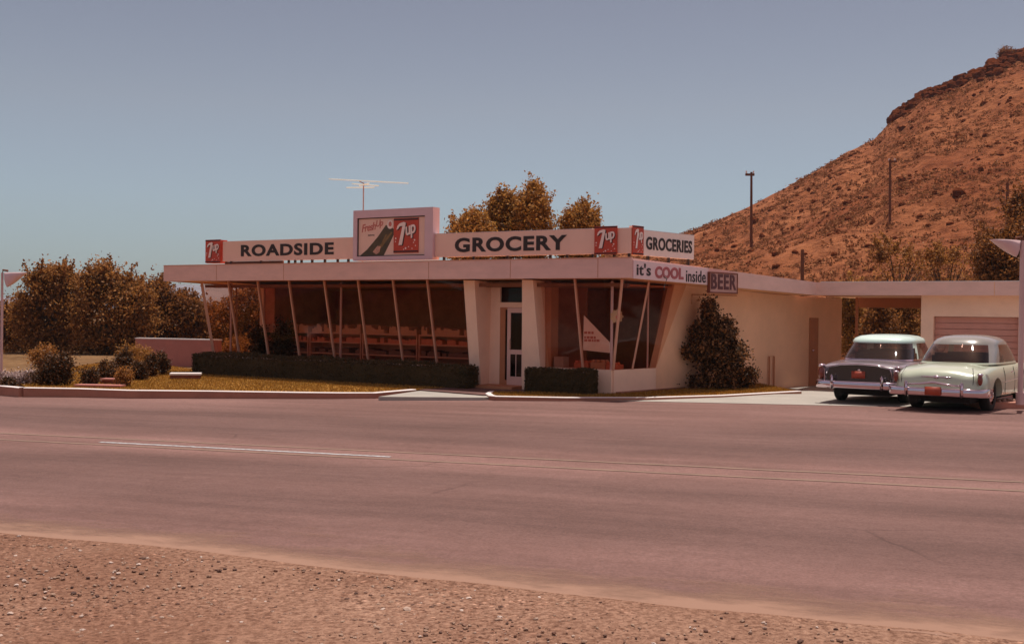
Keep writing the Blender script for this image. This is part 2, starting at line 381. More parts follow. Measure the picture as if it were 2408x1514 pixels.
def edge_y(x):
    t = (x - eg0.x) / (eg1.x - eg0.x); y = eg0.y + t * (eg1.y - eg0.y)
    return y + .03 * math.sin(x * .9 + 1) + .025 * math.sin(x * 2.3) + .02 * math.sin(x * 6.1) + .012 * math.sin(x * 13.7)
# far edge of the asphalt (under lawns/kerbs/concrete, which stand on it)
rv, rf = [], []
rxs = [-900, -300, -100, -60] + [x for x in np.arange(-40, 40, .4)] + [60, 100, 300, 900]
for x in rxs:
    ye = edge_y(max(min(x, 20), -40)); yf = 14.0
    for k in range(9):
        y = ye + (yf - ye) * k / 8; rv.append((x, y, zr(x, y) + .004))
for i in range(len(rxs) - 1):
    for k in range(8): rf.append((i * 9 + k, (i + 1) * 9 + k, (i + 1) * 9 + k + 1, i * 9 + k + 1))
# object keeps the road frame so the wear pattern runs along the road
def in_frame(name, v, f, mat, F):
    me = bpy.data.meshes.new(name); me.from_pydata(v, [], f); me.update(); me.materials.append(mat)
    o = bpy.data.objects.new(name, me); COL.objects.link(o); o.matrix_world = F; WM[o.name] = F; return o
tag(in_frame('road', rv, rf, M_['road'], RD), kind='structure')
def strip(name, p0, p1, q0, q1, w, mat, wob=.012, seed=0):
    """painted line from p to q (pixels on the road) of width w, slightly ragged"""
    a = RDi @ on_road(*p0); c = RDi @ on_road(*p1); rnd = random.Random(seed)
    n = 120; v = []; f = []
    for i in range(n + 1):
        t = i / n * (q1 - q0) + q0; x = a.x + (c.x - a.x) * t; y = a.y + (c.y - a.y) * t
        ww = w / 2 * (1 + rnd.uniform(-.15, .15)); j = rnd.uniform(-wob, wob)
        v += [(x, y - ww + j, zr(x, y - ww) + .009), (x, y + ww + j, zr(x, y + ww) + .009)]
        if i: f.append((2 * i - 2, 2 * i, 2 * i + 1, 2 * i - 1))
    return in_frame(name, v, f, mat, RD)
k_ = .937
tag(strip('road_marking', (0, 1019), (2400, 1134), -1.2, 1.5, .10, M_['yellow'], seed=1), kind='structure')
tag(strip('road_marking', (0, 1034), (2400, 1155), -1.2, 1.5, .10, M_['yellow'], seed=2), kind='structure')
tag(strip('road_marking', (235, 1040), (918, 1075), 0, 1, .085, M_['wline'], seed=3), kind='structure')

# gravel shoulder sheet
sv, sf = [], []
rr_ = random.Random(5)
gx = list(np.arange(-30, 30, .5)); gy = [0, .15, .4, .8, 1.3, 2, 3, 4.5, 7, 11, 20]
for x in gx:
    for d in gy:
        y = edge_y(max(min(x, 20), -40)) + .12 - d
        sv.append((x, y, zr(x, y) + (-.012 if d == 0 else (.012 + .02 * math.sin(x * 1.7 + d) * min(d, 1)))))
m_ = len(gy)
for i in range(len(gx) - 1):
    for k in range(m_ - 1): sf.append((i * m_ + k, i * m_ + k + 1, (i + 1) * m_ + k + 1, (i + 1) * m_ + k))
tag(in_frame('gravel_shoulder', sv, sf, M_['gravel'], RD), kind='structure')
def dust_mat():
    m, n, l, b = nodes('verge dust'); at_ = n.new('ShaderNodeAttribute'); at_.attribute_name = 'fade'
    tc = n.new('ShaderNodeTexCoord'); t = n.new('ShaderNodeTexNoise'); t.inputs['Scale'].default_value = 2.2; t.inputs['Detail'].default_value = 9; t.inputs['Roughness'].default_value = .72
    mp = n.new('ShaderNodeMapping'); mp.inputs['Scale'].default_value = (.45, 1, 1); l.new(tc.outputs['Object'], mp.inputs[0]); l.new(mp.outputs[0], t.inputs['Vector'])
    ad = n.new('ShaderNodeMath'); ad.operation = 'ADD'; l.new(at_.outputs['Fac'], ad.inputs[0]); l.new(t.outputs['Fac'], ad.inputs[1])
    mr = n.new('ShaderNodeMapRange'); mr.inputs[1].default_value = .72; mr.inputs[2].default_value = 1.15; l.new(ad.outputs[0], mr.inputs[0])
    b.inputs['Base Color'].default_value = (.29, .165, .115, 1); b.inputs['Roughness'].default_value = 1
    tr = n.new('ShaderNodeBsdfTransparent'); mx = n.new('ShaderNodeMixShader'); l.new(mr.outputs[0], mx.inputs[0]); l.new(tr.outputs[0], mx.inputs[1]); l.new(b.outputs[0], mx.inputs[2])
    l.new(mx.outputs[0], n['Material Output'].inputs[0]); return m
dv, df, dc = [], [], []
dxs = np.arange(-30, 20, .4)
for x in dxs:
    for d, c_ in ((-.10, .85), (.12, .62), (.4, .36), (.9, .16), (1.7, 0.)):
        y = edge_y(x) + d; dv.append((x, y, zr(x, y) + .0085)); dc.append(c_)
for i in range(len(dxs) - 1):
    for k in range(4): df.append((i * 5 + k, (i + 1) * 5 + k, (i + 1) * 5 + k + 1, i * 5 + k + 1))
do_ = tag(in_frame('road_dust', dv, df, dust_mat(), RD), kind='structure')
at_ = do_.data.attributes.new('fade', 'FLOAT', 'POINT'); at_.data.foreach_set('value', dc)
# loose stones
def scatter_stones(n, seed):
    rnd = np.random.RandomState(seed)
    from mathutils import noise as mnoise
    V, Fc = [], []
    ph = (1 + 5 ** .5) / 2
    base = np.array([(-1, ph, 0), (1, ph, 0), (-1, -ph, 0), (1, -ph, 0), (0, -1, ph), (0, 1, ph), (0, -1, -ph), (0, 1, -ph), (ph, 0, -1), (ph, 0, 1), (-ph, 0, -1), (-ph, 0, 1)], float) / 1.9
    fc = np.array([(0, 11, 5), (0, 5, 1), (0, 1, 7), (0, 7, 10), (0, 10, 11), (1, 5, 9), (5, 11, 4), (11, 10, 2), (10, 7, 6), (7, 1, 8), (3, 9, 4), (3, 4, 2), (3, 2, 6), (3, 6, 8), (3, 8, 9), (4, 9, 5), (2, 4, 11), (6, 2, 10), (8, 6, 7), (9, 8, 1)])
    for i in range(n):
        x = rnd.uniform(-11, 9); d = .1 + 6.2 * rnd.rand() ** .9; y = edge_y(x) - d
        if mnoise.noise(Vector((x * .6, y * 1.2, 2))) < rnd.uniform(-.6, .25): continue
        s = .0035 + .0135 * rnd.rand() ** 3.5 + (.014 if rnd.rand() < .004 else 0)
        b = base * s * rnd.uniform(.75, 1.25, (12, 1)) * np.array([rnd.uniform(.8, 1.4), rnd.uniform(.8, 1.3), .65]); a = rnd.uniform(0, 6.28); ca, sa = math.cos(a), math.sin(a)
        b = b @ np.array([[ca, sa, 0], [-sa, ca, 0], [0, 0, 1]])
        z = zr(x, y) + .012 + .02 * math.sin(x * 1.7 + (d - .12)) * min(d, 1) + s * .25
        V.append(b + np.array([x, y, z])); Fc.append(fc + 12 * len(Fc))
    return np.vstack(V).tolist(), np.vstack(Fc).tolist()
def stone_mat():
    m, n, l, b = nodes('loose stones'); g = n.new('ShaderNodeNewGeometry'); r = n.new('ShaderNodeValToRGB'); e = r.color_ramp.elements
    e[0].color = (.06, .022, .014, 1); e[1].color = (.56, .44, .38, 1); q = e.new(.35); q.color = (.20, .095, .06, 1); q = e.new(.85); q.color = (.34, .22, .155, 1)
    l.new(g.outputs['Random Per Island'], r.inputs[0]); l.new(r.outputs[0], b.inputs['Base Color']); b.inputs['Roughness'].default_value = .8; return m
V_, F_ = scatter_stones(42000, 3)
tag(in_frame('gravel', V_, F_, stone_mat(), RD), 'small loose reddish and pale stones scattered on the near road shoulder', kind='stuff')

# ------------------------------------------------------------------ lawns, kerbs, concrete
def bxy(px, py, z=-.03):
    q = Bi @ hit_z(px, py, z); return (q.x, q.y)
def grass_mat():
    return base_mat('dry lawn', (.26, .13, .016), (.40, .205, .04), .72, 22, .03)
M_['grass'] = grass_mat()
# left lawn bed outline (top of the kerb), B frame
kL = [bxy(55, 911), bxy(180, 913), bxy(300, 917), bxy(500, 919), bxy(700, 922), bxy(796, 923), bxy(884, 923), bxy(979, 915)]
kR = [bxy(1885, 919), bxy(1700, 929), bxy(1520, 934), bxy(1330, 934), bxy(1165, 931), bxy(1149, 929), bxy(1141, 924), bxy(1150, 919)]
LZ = -.03
def offset_poly_strip(line, w):        # inner offset towards +y (building side) for a kerb strip
    out = []
    for i, p in enumerate(line):
        a = Vector(line[max(i - 1, 0)]); c = Vector(line[min(i + 1, len(line) - 1)]); t = (c - a).normalized(); nrm = Vector((-t.y, t.x))
        out.append((p[0] + nrm.x * w, p[1] + nrm.y * w))
    return out
def kerb(line, w, name, label, group=None):
    inner = offset_poly_strip(line, w); m = MB(); n = len(line)
    v = []
    for (x, y), (a, c) in zip(line, inner):
        z0 = gz(x, y) - .05; v += [(x, y, z0), (x, y, LZ - .012), (x + (a - x) * .12, y + (c - y) * .12, LZ), (a, c, LZ), (a, c, z0)]
    f = []
    for i in range(n - 1):
        for k in range(4): f.append((i * 5 + k, (i + 1) * 5 + k, (i + 1) * 5 + k + 1, i * 5 + k + 1))
    f += [(0, 1, 2, 3, 4), tuple((n - 1) * 5 + k for k in (4, 3, 2, 1, 0))]
    o = m.add(v, f).build(name, M_['kerb'], F=B); tag(o, label, 'kerb', group); o.data.materials.append(M_['wallcap'])
    for i in range(n - 1):
        for k in (1, 2): o.data.polygons[i * 4 + k].material_index = 1  # top faces coloured white to paint in the sunlit edge
    return inner
inL = kerb(kL, .16, 'kerb', 'long reddish concrete kerb along the left lawn, ending in a point before the door')
kRr = list(reversed(kR))
def dens(line, k=6):
    out = []
    for i in range(len(line) - 1):
        for j in range(k): t = j / k; out.append((line[i][0] * (1 - t) + line[i + 1][0] * t, line[i][1] * (1 - t) + line[i + 1][1] * t))
    return out + [line[-1]]
kerb([bxy(-60, 903), bxy(-10, 906), bxy(25, 909), bxy(44, 911)], .16, 'kerb', 'short reddish kerb end at the left edge before the flowers')
inR = kerb(kRr, .14, 'kerb', 'pale rounded kerb round the right lawn between doorway and parked cars')
# lawns (structure sheets, thickness into the ground)
leftpoly = inL + [(-.75, -1.1), (-.75, -.12), (-9.9, -.12), (-13.5, 1.5), (-19, 4)] + [bxy(20, 880)]
lw = MB().prism_z(leftpoly, LZ - .3, LZ - .02).build('lawn', M_['grass'], F=B); tag(lw, kind='structure')
sw = lambda s, yc=1.09: tuple((Bi @ (S @ Vector((s, yc, 0)))).xy)
rightpoly = inR + [sw(7.6, .95), sw(1.0, 1.02), (3.4, -.14), (1.65, -.14), (1.65, -.9)]
lw2 = MB().prism_z(rightpoly, LZ - .3, LZ - .021).build('lawn', M_['grass'], F=B); tag(lw2, kind='structure')
def blades(polys, n, seed, zt):
    rnd = random.Random(seed); V = []; Fc = []
    from mathutils.geometry import intersect_point_tri_2d, tessellate_polygon
    for poly, cnt in polys:
        tris = tessellate_polygon([[Vector((x, y, 0)) for x, y in poly]]); P = [Vector(p) for p in poly]
        ars = [abs((P[t[1]] - P[t[0]]).cross(P[t[2]] - P[t[0]])) / 2 for t in tris]; tot = sum(ars)
        for t, a in zip(tris, ars):
            for _ in range(int(cnt * a / tot)):
                u, w = rnd.random(), rnd.random()
                if u + w > 1: u, w = 1 - u, 1 - w
                p = P[t[0]] + (P[t[1]] - P[t[0]]) * u + (P[t[2]] - P[t[0]]) * w
                an = rnd.uniform(0, 6.28); h = rnd.uniform(.025, .06); dx, dy = .012 * math.cos(an), .012 * math.sin(an); k = len(V)
                lx, ly = rnd.uniform(-.02, .02), rnd.uniform(-.02, .02)
                V += [(p.x - dx, p.y - dy, zt), (p.x + dx, p.y + dy, zt), (p.x + lx, p.y + ly, zt + h)]; Fc.append((k, k + 1, k + 2))
    return V, Fc
M_['blade'] = leafmat('grass blades', (.22, .11, .014), (.38, .19, .03), (.56, .31, .07), .35)
V_, F_ = blades([(leftpoly, 42000), (rightpoly, 14000)], 0, 4, LZ - .025)
tag(MB().add(V_, F_).build('grass', M_['blade'], F=B), 'short dry golden grass growing on the two front lawns', 'grass', kind='stuff')

# concrete walk at the door and driveway by the cars
def sheet(name, poly, dz, mat, th=.05):
    v = [(x, y, gz(x, y) + .03 + dz) for x, y in poly]
    n = len(v); v += [(p[0], p[1], p[2] - th) for p in v[:n]]
    o = MB().add(v, [tuple(range(n)), ] + [(i, i + n, (i + 1) % n + n, (i + 1) % n) for i in range(n)]).build(name, mat, F=B)
    tag(o, kind='structure'); return o
walk = [bxy(884, 936, -.12), bxy(1170, 937, -.12), (2.2, -2.2), (1.7, -.3), (-.9, -.3), (-1.2, -1.6)]
wz = MB().prism_z([bxy(890, 939, -.14), bxy(1136, 940, -.13), (1.72, -2.1), (1.72, -.25), (-.76, -.25), bxy(979, 918, -.06)], -.35, -.075)
tag(wz.build('walkway', M_['concrete'], F=B), kind='structure')
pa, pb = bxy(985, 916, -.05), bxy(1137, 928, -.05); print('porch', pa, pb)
tag(MB().prism_z([pa, pb, (1.64, -.2), (-.74, -.2)], -.2, -.045).build('porch_slab', pm('dark red porch', (.13, .055, .045), .8, .2, 3), F=B), kind='structure')  # slab set darker and redder than the walkway concrete
drv = [bxy(1520, 942, -.08), bxy(2010, 954, -.04), bxy(2310, 960, -.03), (22, 1.0), (22, 22), (6.0, 22), sw(8, .4), bxy(1905, 922, -.03), bxy(1700, 934, -.05)]
dd = MB()
gxs = np.linspace(3.5, 24, 42); gys = np.linspace(-3.2, 24, 55)
# build as a fine grid clipped to the polygon's front line
def front_line(x):
    a, b_, c_ = drv[0], drv[1], drv[2]
    if x < b_[0]: t = (x - a[0]) / (b_[0] - a[0]); return a[1] + t * (b_[1] - a[1])
    t = (x - b_[0]) / (c_[0] - b_[0]); return b_[1] + t * (c_[1] - b_[1])
v = []
for x in gxs:
    y0 = front_line(x)
    for k in range(30):
        y = y0 + (24 - y0) * (k / 29.) ** 1.5; v.append((x, y, gz(x, y) + .03 + .012))
f = [(i * 30 + k, (i + 1) * 30 + k, (i + 1) * 30 + k + 1, i * 30 + k + 1) for i in range(len(gxs) - 1) for k in range(29)]
tag(MB().add(v, f).build('driveway', M_['concrete'], F=B), kind='structure')

# ------------------------------------------------------------------ the store
store = thing('grocery_store', 'long low flat-roofed roadside store with slanted glass front and pale stucco side wall', 'store', B)
def ztop(y): return 3.2 - .033 * (y + 1)
def zbot(y): return 2.74 - .0235 * (y + 1)
PL, PR = (-11.3, -1.), (4.45, -1.)
# roof slab inside the fascia boards
rp = [(PL[0] + .07, PL[1] + .07), (PR[0] - .09, PR[1] + .07), (6.18 - .08, 8.05), (6.05, 8.9), (PL[0] + .07, 8.9)]
MB().prism_z(rp, lambda x, y: zbot(y) + .03, lambda x, y: ztop(y) - .04).build('roof', M_['soffit'], store, B)
fa = MB().hexa([(PL[0], -1, zbot(-1)), (PR[0], -1, zbot(-1)), (PR[0] - .02, -.94, zbot(-1)), (PL[0], -.94, zbot(-1))],
               [(PL[0], -1, ztop(-1)), (PR[0], -1, ztop(-1)), (PR[0] - .02, -.94, ztop(-1)), (PL[0], -.94, ztop(-1))])
fo = fa.build('fascia', M_['fascia'], store, B)
for px in (509, 667, 1008, 1200, 1406):
    x = at(px, 630, B, -1)[0]; parts('board_joint', M_['redtrim'], fo, B, [(x - .007, x + .007, -1.003, -.998, zbot(-1) + .01, ztop(-1) - .01)])
MB().box(PL[0], PR[0], -1.012, -.93, ztop(-1), ztop(-1) + .025).build('roof_edging', M_['trim'], fo, B)
LEN = 9.17
MB().hexa([(.0, 0, zbot(-1)), (LEN, 0, zbot(8)), (LEN, .06, zbot(8)), (.0, .06, zbot(-1))], [(.0, 0, ztop(-1)), (LEN, 0, ztop(8)), (LEN, .06, ztop(8)), (.0, .06, ztop(-1))]).build('fascia', M_['fascia'], store, S)
MB().hexa([(PL[0], -.93, zbot(-1)), (PL[0] + .06, -.93, zbot(-1)), (PL[0] + .06, 9, zbot(9)), (PL[0], 9, zbot(9))], [(PL[0], -.93, ztop(-1)), (PL[0] + .06, -.93, ztop(-1)), (PL[0] + .06, 9, ztop(9)), (PL[0], 9, ztop(9))]).build('fascia', M_['fascia'], store, B)
# low sill wall
xl = -10.15; SW = 1.09
xr = 3.50
MB().box(xl, -.62, -.06, .1, -.35, .47).build('sill_wall', M_['stucco'], store, B)
swr = MB(); swr.box(1.60, xr, -.06, .1, -.35, .53)
swr.build('sill_wall', M_['stucco'], store, B)
MB().box(.83, 2.62, SW, SW + .14, -.35, .53).build('sill_wall', M_['stucco'], store, S)
MB().box(xl, xl + .14, .1, 1.95, -.35, .47).build('sill_wall', M_['stucco'], store, B)
# side wall: vertical plane with a slanted front edge
ptb = at(1542, 870, S, SW); ptt = at(1587, 665, S, SW); print('pier', ptb, ptt)
end_s = at(1980, 705, S, SW)[0]
print('wall end', end_s)
MB().prism_y([(ptb[0], -.5), (end_s, -.6), (end_s, 2.5), (9.0, 2.53), (ptt[0], 2.72), (ptb[0], .53)], SW, SW + .2).build('side_wall', M_['sidewall'], store, S)
MB().prism_y([(ptb[0] + .05, -.3), (ptt[0] + .2, -.3), (ptt[0] + .2, 2.7), (ptt[0] + .05, 2.7)], SW + .2, SW + .35).build('side_fin', M_['redtrim'], store, S)
# side door under the canopy, pipes and conduit
dx0 = at(1903, 745, S, SW)[0]; dx1 = at(1923, 745, S, SW)[0]
dob = MB().box(dx0, dx1, SW - .03, SW - .002, -.3, 1.86).build('side_door', M_['redtrim'], store, S)
MB().ball((dx0 + .15, SW - .06, .85), .035).build('handle', M_['chrome'], dob, S)
p1 = at(1811, 838, S, SW - .08); p2 = at(1821, 912, S, SW - .08)
MB().tube([(p1[0], SW - .06, -.2), (p1[0], SW - .06, p1[1]), (p2[0], SW - .06, p1[1]), (p2[0], SW - .06, -.2)], .025).build('pipe', M_['redtrim'], store, S)
q1 = at(1625, 693, S, SW); q2 = at(1730, 705, S, SW)
MB().tube([(q1[0], SW - .03, q1[1] - .25), (q1[0], SW - .03, q1[1]), (q2[0], SW - .03, q1[1] + .02)], .012, 6).build('conduit', M_['redtrim'], store, S)
# rear, left walls, interior shell
MB().box(xl, 4.85, 7.4, 7.6, -.4, 2.52).build('rear_wall', M_['sidewall'], store, B)
MB().box(xl, xl + .16, 1.95, 7.4, -.4, 2.66).build('left_wall', M_['stucco'], store, B)
MB().box(xl + .16, 4.42, 5.0, 5.1, -.1, 2.59).build('partition', M_['dark'], store, B)
MB().box(xl + .17, xl + .6, 2.0, 5.0, -.1, 2.6).build('partition', M_['dark'], store, B)
MB().prism_z([(xl + .15, .1), (xr + .2, .1), (4.4, 5.0), (xl + .15, 5.0)], -.2, -.005).build('floor', M_['floor_in'], store, B)
MB().prism_z([(xl + .15, .02), (xr + .1, .02), (4.3, 5.0), (xl + .15, 5.0)], 2.60, 2.64).build('ceiling', M_['ceil'], store, B)
for y in (-.30, .05): parts('ceiling_beam', M_['shelf_dark'], store, B, [(xl - .1, xr + .35, y, y + .12, 2.56, 2.645)])
# slanted front glass
LE = .5
def gy_(z): return -LE * (z - .5) / 2.25
ZT = 2.72
def panel(x0, x1, z0, z1, name='window', m='glass', y=None):
    return MB().hexa([(x0, gy_(z0), z0), (x1, gy_(z0), z0), (x1, gy_(z0) + .01, z0), (x0, gy_(z0) + .01, z0)], [(x0, gy_(z1), z1), (x1, gy_(z1), z1), (x1, gy_(z1) + .01, z1), (x0, gy_(z1) + .01, z1)]).build(name, M_[m], store, B)
mx = [xl + .02, -9.06, -7.86, -6.63, -5.30, -4.08, -2.87, -1.73, -.64]
for a, c in zip(mx[:-1], mx[1:]): panel(a + .03, c - .03, .5, ZT)
def mull(x, w=.038, z0=.47):
    return MB().hexa([(x - w / 2, gy_(z0) - .04, z0), (x + w / 2, gy_(z0) - .04, z0), (x + w / 2, gy_(z0) + .04, z0), (x - w / 2, gy_(z0) + .04, z0)],
                     [(x - w / 2, gy_(ZT) - .04, ZT + .02), (x + w / 2, gy_(ZT) - .04, ZT + .02), (x + w / 2, gy_(ZT) + .04, ZT + .02), (x - w / 2, gy_(ZT) + .04, ZT + .02)]).build('mullion', M_['trim'], store, B)
for x in mx[1:-1]: mull(x)
# right bay
for a, c in ((1.70, 2.70), (2.70, 3.50)): panel(a + .03, c - .03, .55, ZT)
mull(2.70, z0=.53)
# corner mullions lean both ways
def lean_bar(F, p0, p1, w, m='trim', name='mullion'):
    return MB().tube([(p0[0], p0[1], p0[2]), (p1[0], p1[1], p1[2])], w, 4).build(name, M_[m], store, F)
cb = Vector((xr + .02, 0, .53)); ct_x = at(1463, 660, B, -.5); ct = Vector((ct_x[0], -.5, 2.72))
print('corner top', ct_x)
lean_bar(B, cb, ct, .04)
# left corner
lean_bar(B, (xl, 0, .47), (at(474, 664, B, -.5)[0], -.5, 2.72), .06)
# side glass: from corner line to the slanted pier edge
Si = S.inverted(); cbS = Si @ (B @ cb); ctS = Si @ (B @ ct)
print('side glass', cbS, ctS)
p_b = Vector((ptb[0], SW, .53)); p_t = Vector((ptt[0] - .25, ctS.y, 2.70))
MB().add([cbS, p_b, p_t, ctS, cbS + Vector((0, .01, 0)), p_b + Vector((0, .01, 0)), p_t + Vector((0, .01, 0)), ctS + Vector((0, .01, 0))], [(0, 1, 2, 3), (7, 6, 5, 4), (0, 4, 5, 1), (1, 5, 6, 2), (2, 6, 7, 3), (3, 7, 4, 0)]).build('window', M_['glass'], store, S)
mb_ = cbS.lerp(p_b, .5); mt_ = at(1526, 662, S, ctS.y)
mb2 = at(1489, 835, S, SW)
lean_bar(S, (mb2[0] - .03, SW, .53), (mt_[0], ctS.y, 2.70), .035)
# slanted left side glass
lb = (xl, 0, .47); lt = (at(474, 664, B, -.5)[0], -.5, 2.72)
MB().add([(xl + .02, .02, .48), (xl + .02, 1.93, .48), (lt[0] + .02, 1.93, 2.66), (lt[0] + .02, -.45, 2.72), (xl + .03, .02, .48), (xl + .03, 1.93, .48), (lt[0] + .03, 1.93, 2.66), (lt[0] + .03, -.45, 2.72)],
         [(0, 1, 2, 3), (7, 6, 5, 4), (0, 4, 5, 1), (1, 5, 6, 2), (2, 6, 7, 3), (3, 7, 4, 0)]).build('window', M_['glass'], store, B)
lean_bar(B, (xl, .95, .47), (lt[0], .95, 2.69), .03)
# vertical posts
for x in (-9.5, -5.15, 3.46):
    y = .06 if x < 3 else .02
    MB().tube([(x, y, .45), (x, y, 2.70)], .035, 10).build('post', M_['post'], store, B)
px4 = at(1529, 800, S, SW)[0]
MB().tube([(px4, SW + .08, .5), (px4, SW + .08, 2.68)], .025, 10).build('post', M_['post'], store, S)
# entrance fins and wall
MB().hexa([(-.60, -.02, -.3), (-.28, -.02, -.3), (-.28, .34, -.3), (-.60, .34, -.3)], [(-.56, -.52, 2.72), (-.22, -.52, 2.72), (-.22, .34, 2.72), (-.56, .34, 2.72)]).build('entrance_fin', M_['stucco'], store, B)
MB().hexa([(.95, -.02, -.3), (1.58, -.02, -.3), (1.50, .34, -.3), (.95, .34, -.3)], [(1.21, -.52, 2.72), (1.52, -.52, 2.72), (1.50, .34, 2.72), (.98, .34, 2.72)]).build('entrance_fin', M_['stucco'], store, B)
MB().box(1.50, 1.70, .12, .5, -.3, 2.71).build('side_fin', M_['redtrim'], store, B)
wa = MB(); wa.box(-.28, .06, .30, .42, -.1, 2.71); wa.box(.06, .95, .30, .42, 2.62, 2.71); wa.box(.80, .95, .30, .42, -.1, 2.62)
wa.box(.06, .80, .30, .42, 2.04, 2.17)
wa.build('entrance_wall', M_['stucco'], store, B)
MB().box(.062, .798, .36, .375, 2.172, 2.618).build('transom_window', M_['glass2'], store, B)
MB().box(-.28, 1.5, 2.4, 2.5, 0, 2.6).build('partition', M_['dark'], store, B)
# step in front of the door
MB().box(-.25, .93, -.5, .3, -.2, .02).build('doorstep', M_['redtrim'], store, B)
# door: frame left with sidelight strip, leaf
fr = MB(); fr.box(.06, .22, .30, .38, .02, 2.04); fr.box(.22, .30, .30, .36, .02, .14); fr.box(.22, .30, .30, .36, 1.98, 2.04)
fr.build('door_frame', M_['redtrim'], store, B)
MB().box(.222, .298, .33, .34, .14, 1.98).build('sidelight', M_['glass2'], store, B)
dl = MB(); dl.box(.30, .40, .28, .33, .02, 2.03); dl.box(.745, .798, .28, .33, .02, 2.03); dl.box(.40, .745, .28, .33, 1.90, 2.03); dl.box(.40, .745, .28, .33, .82, .94); dl.box(.40, .745, .28, .33, .02, .24)
dl = dl.build('door', M_['alu'], store, B)
MB().box(.402, .743, .30, .31, .242, 1.898).build('pane', M_['glass2'], dl, B)
MB().box(.56, .58, .285, .295, .24, .82).build('guard_bar', M_['alu'], dl, B)
MB().tube([(.42, .25, .95), (.42, .22, .97), (.42, .22, 1.2), (.42, .25, 1.22)], .012, 6).build('handle', M_['chrome'], dl, B)

# carport roof, garage
ca = MB().hexa([(6.18, 8, zbot(8)), (17, 8, zbot(8)), (17, 8.06, zbot(8)), (6.18, 8.06, zbot(8))], [(6.18, 8, ztop(8)), (17, 8, ztop(8)), (17, 8.06, ztop(8)), (6.18, 8.06, ztop(8))])
gar = thing('garage_wing', 'flat-roofed carport and garage wing with white horizontal-panel door behind the parked cars', 'garage', B, (6.2, 8, -.3))
ca = ca.build('fascia', M_['fascia'], gar, B)
MB().box(6.3, 17, 7.99, 8.07, ztop(8), ztop(8) + .02).build('roof_edging', M_['wallcap'], ca, B)
x = at(2495 * k_, 720, B, 8)[0]
MB().box(x - .007, x + .007, 7.996, 8.0, zbot(8), ztop(8) - .01).build('board_joint', M_['soffit'], ca, B)
MB().prism_z([(6.12, 8.065), (17, 8.065), (17, 15), (5.5, 15), (5.5, 8.95)], zbot(8) + .03, ztop(8) - .04).build('roof', M_['soffit'], gar, B)
MB().box(6.1, 9.2, 13.2, 13.4, 2.22, 2.55).build('rear_beam', M_['redtrim'], gar, B)
gx0 = at(2165, 800, B, 8.5)[0]; dx0 = at(2195, 760, B, 8.5)[0]; dx1 = at(2395, 760, B, 8.5)[0]; dz = at(2300, 745, B, 8.5)[1]
print('garage', gx0, dx0, dx1, dz)
gw = MB(); gw.box(gx0, dx0, 8.5, 8.8, -.5, 2.55); gw.box(dx0, dx1, 8.5, 8.8, dz, 2.55); gw.box(dx1, 17, 8.5, 8.8, -.5, 2.55); gw.box(gx0, gx0 + .2, 8.8, 14.5, -.5, 2.55)
gw.build('garage_wall', M_['stucco'], gar, B)
gd = MB(); zz = dz; k = 0
while zz > -.3:
    gd.box(dx0 + .01, dx1 - .01, 8.68 if k % 2 == 0 else 8.70, 8.76, zz - .17, zz - .012); zz -= .17; k += 1
gd.box(dx0 + .01, dx1 - .01, 8.74, 8.78, -.4, dz)
gd.build('garage_door', M_['garage'], gar, B)
px = at(2014, 800, B, 12.8)[0]
MB().box(px - .04, px + .04, 12.76, 12.84, -.4, 2.56).build('post', M_['redtrim'], gar, B)

# ------------------------------------------------------------------ shop fittings seen through the glass
rnd = random.Random(11)
cols = [pm('carton red', (.62, .15, .07), .7), pm('carton tan', (.60, .26, .14), .7), pm('carton dark', (.20, .075, .04), .7), pm('carton pale', (.45, .26, .20), .7)]
def goods_obj(parent, x0, x1, y0, y1, z, hmin, hmax, ci, rn):
    poly = [(x0, z), (x1, z)]; top = []; x = x0
    while x < x1 - .05:
        w = min(rn.uniform(.04, .16), x1 - x); h = rn.uniform(hmin, hmax) if rn.random() < .85 else .02
        top += [(x, z + h), (x + w - .002, z + h * rn.uniform(.85, 1))]; x += w
    MB().prism_y(poly + top[::-1], y0, y1).build('goods', cols[ci], parent, B)
xx = -8.9
labs = ['leftmost', 'second from left', 'third from left', 'fourth from left']
for i in range(4):
    x0, x1 = -9.0 + i * 2.02 + .0, -9.0 + (i + 1) * 2.02 - .06
    u = thing('display_shelf', 'dark shelf unit of goods behind the long window, %s' % labs[i], 'shelf', B, ((x0 + x1) / 2, 1.1, 0), 'shelf units behind the long shop window')
    m = MB(); m.box(x0, x0 + .03, .8, 1.4, 0, 1.25); m.box(x1 - .03, x1, .8, 1.4, 0, 1.25); m.box(x0 + .03, x1 - .03, 1.37, 1.4, 0, 1.4); m.build('frame', M_['shelf'], u, B)
    for z in (.25, .62, .95, 1.22): MB().box(x0 + .03, x1 - .03, .78, 1.37, z, z + .03).build('shelf_board', M_['shelf'], u, B)
    if i > 0 or True:
        for z, ci in ((.28, 2), (.65, 2), (.98, 0), (1.25, 1)):
            goods_obj(u, x0 + .05, x1 - .05, .85, 1.3, z, .10, .17 if z < 1.2 else .26, ci, rnd)
b1 = MB().box(1.75, 2.02, .2, .5, .53, .80).build('crate', cols[3], F=B); tag(b1, 'small pinkish carton on the sill just right of the doorway', 'carton')
for i, (a, c, h) in enumerate(((2.25, 2.66, .22), (2.72, 3.12, .26), (3.14, 3.42, .2))):
    o = MB(); o.box(a, c, .35, .8, .50, .50 + h * .7)
    for k in range(6): o.ball((a + (k + .5) * (c - a) / 6, .45 + .08 * (k % 2), .50 + h * .8), (.06, .06, .05), 8, 5)
    tag(o.build('produce_box', cols[0] if i != 1 else cols[1], F=B), ['reddish box of produce left of the slim banner mullion', 'widest orange-brown produce box beneath the paper banner', 'small produce box by the corner post'][i], 'produce box', 'produce boxes in the right bay window')
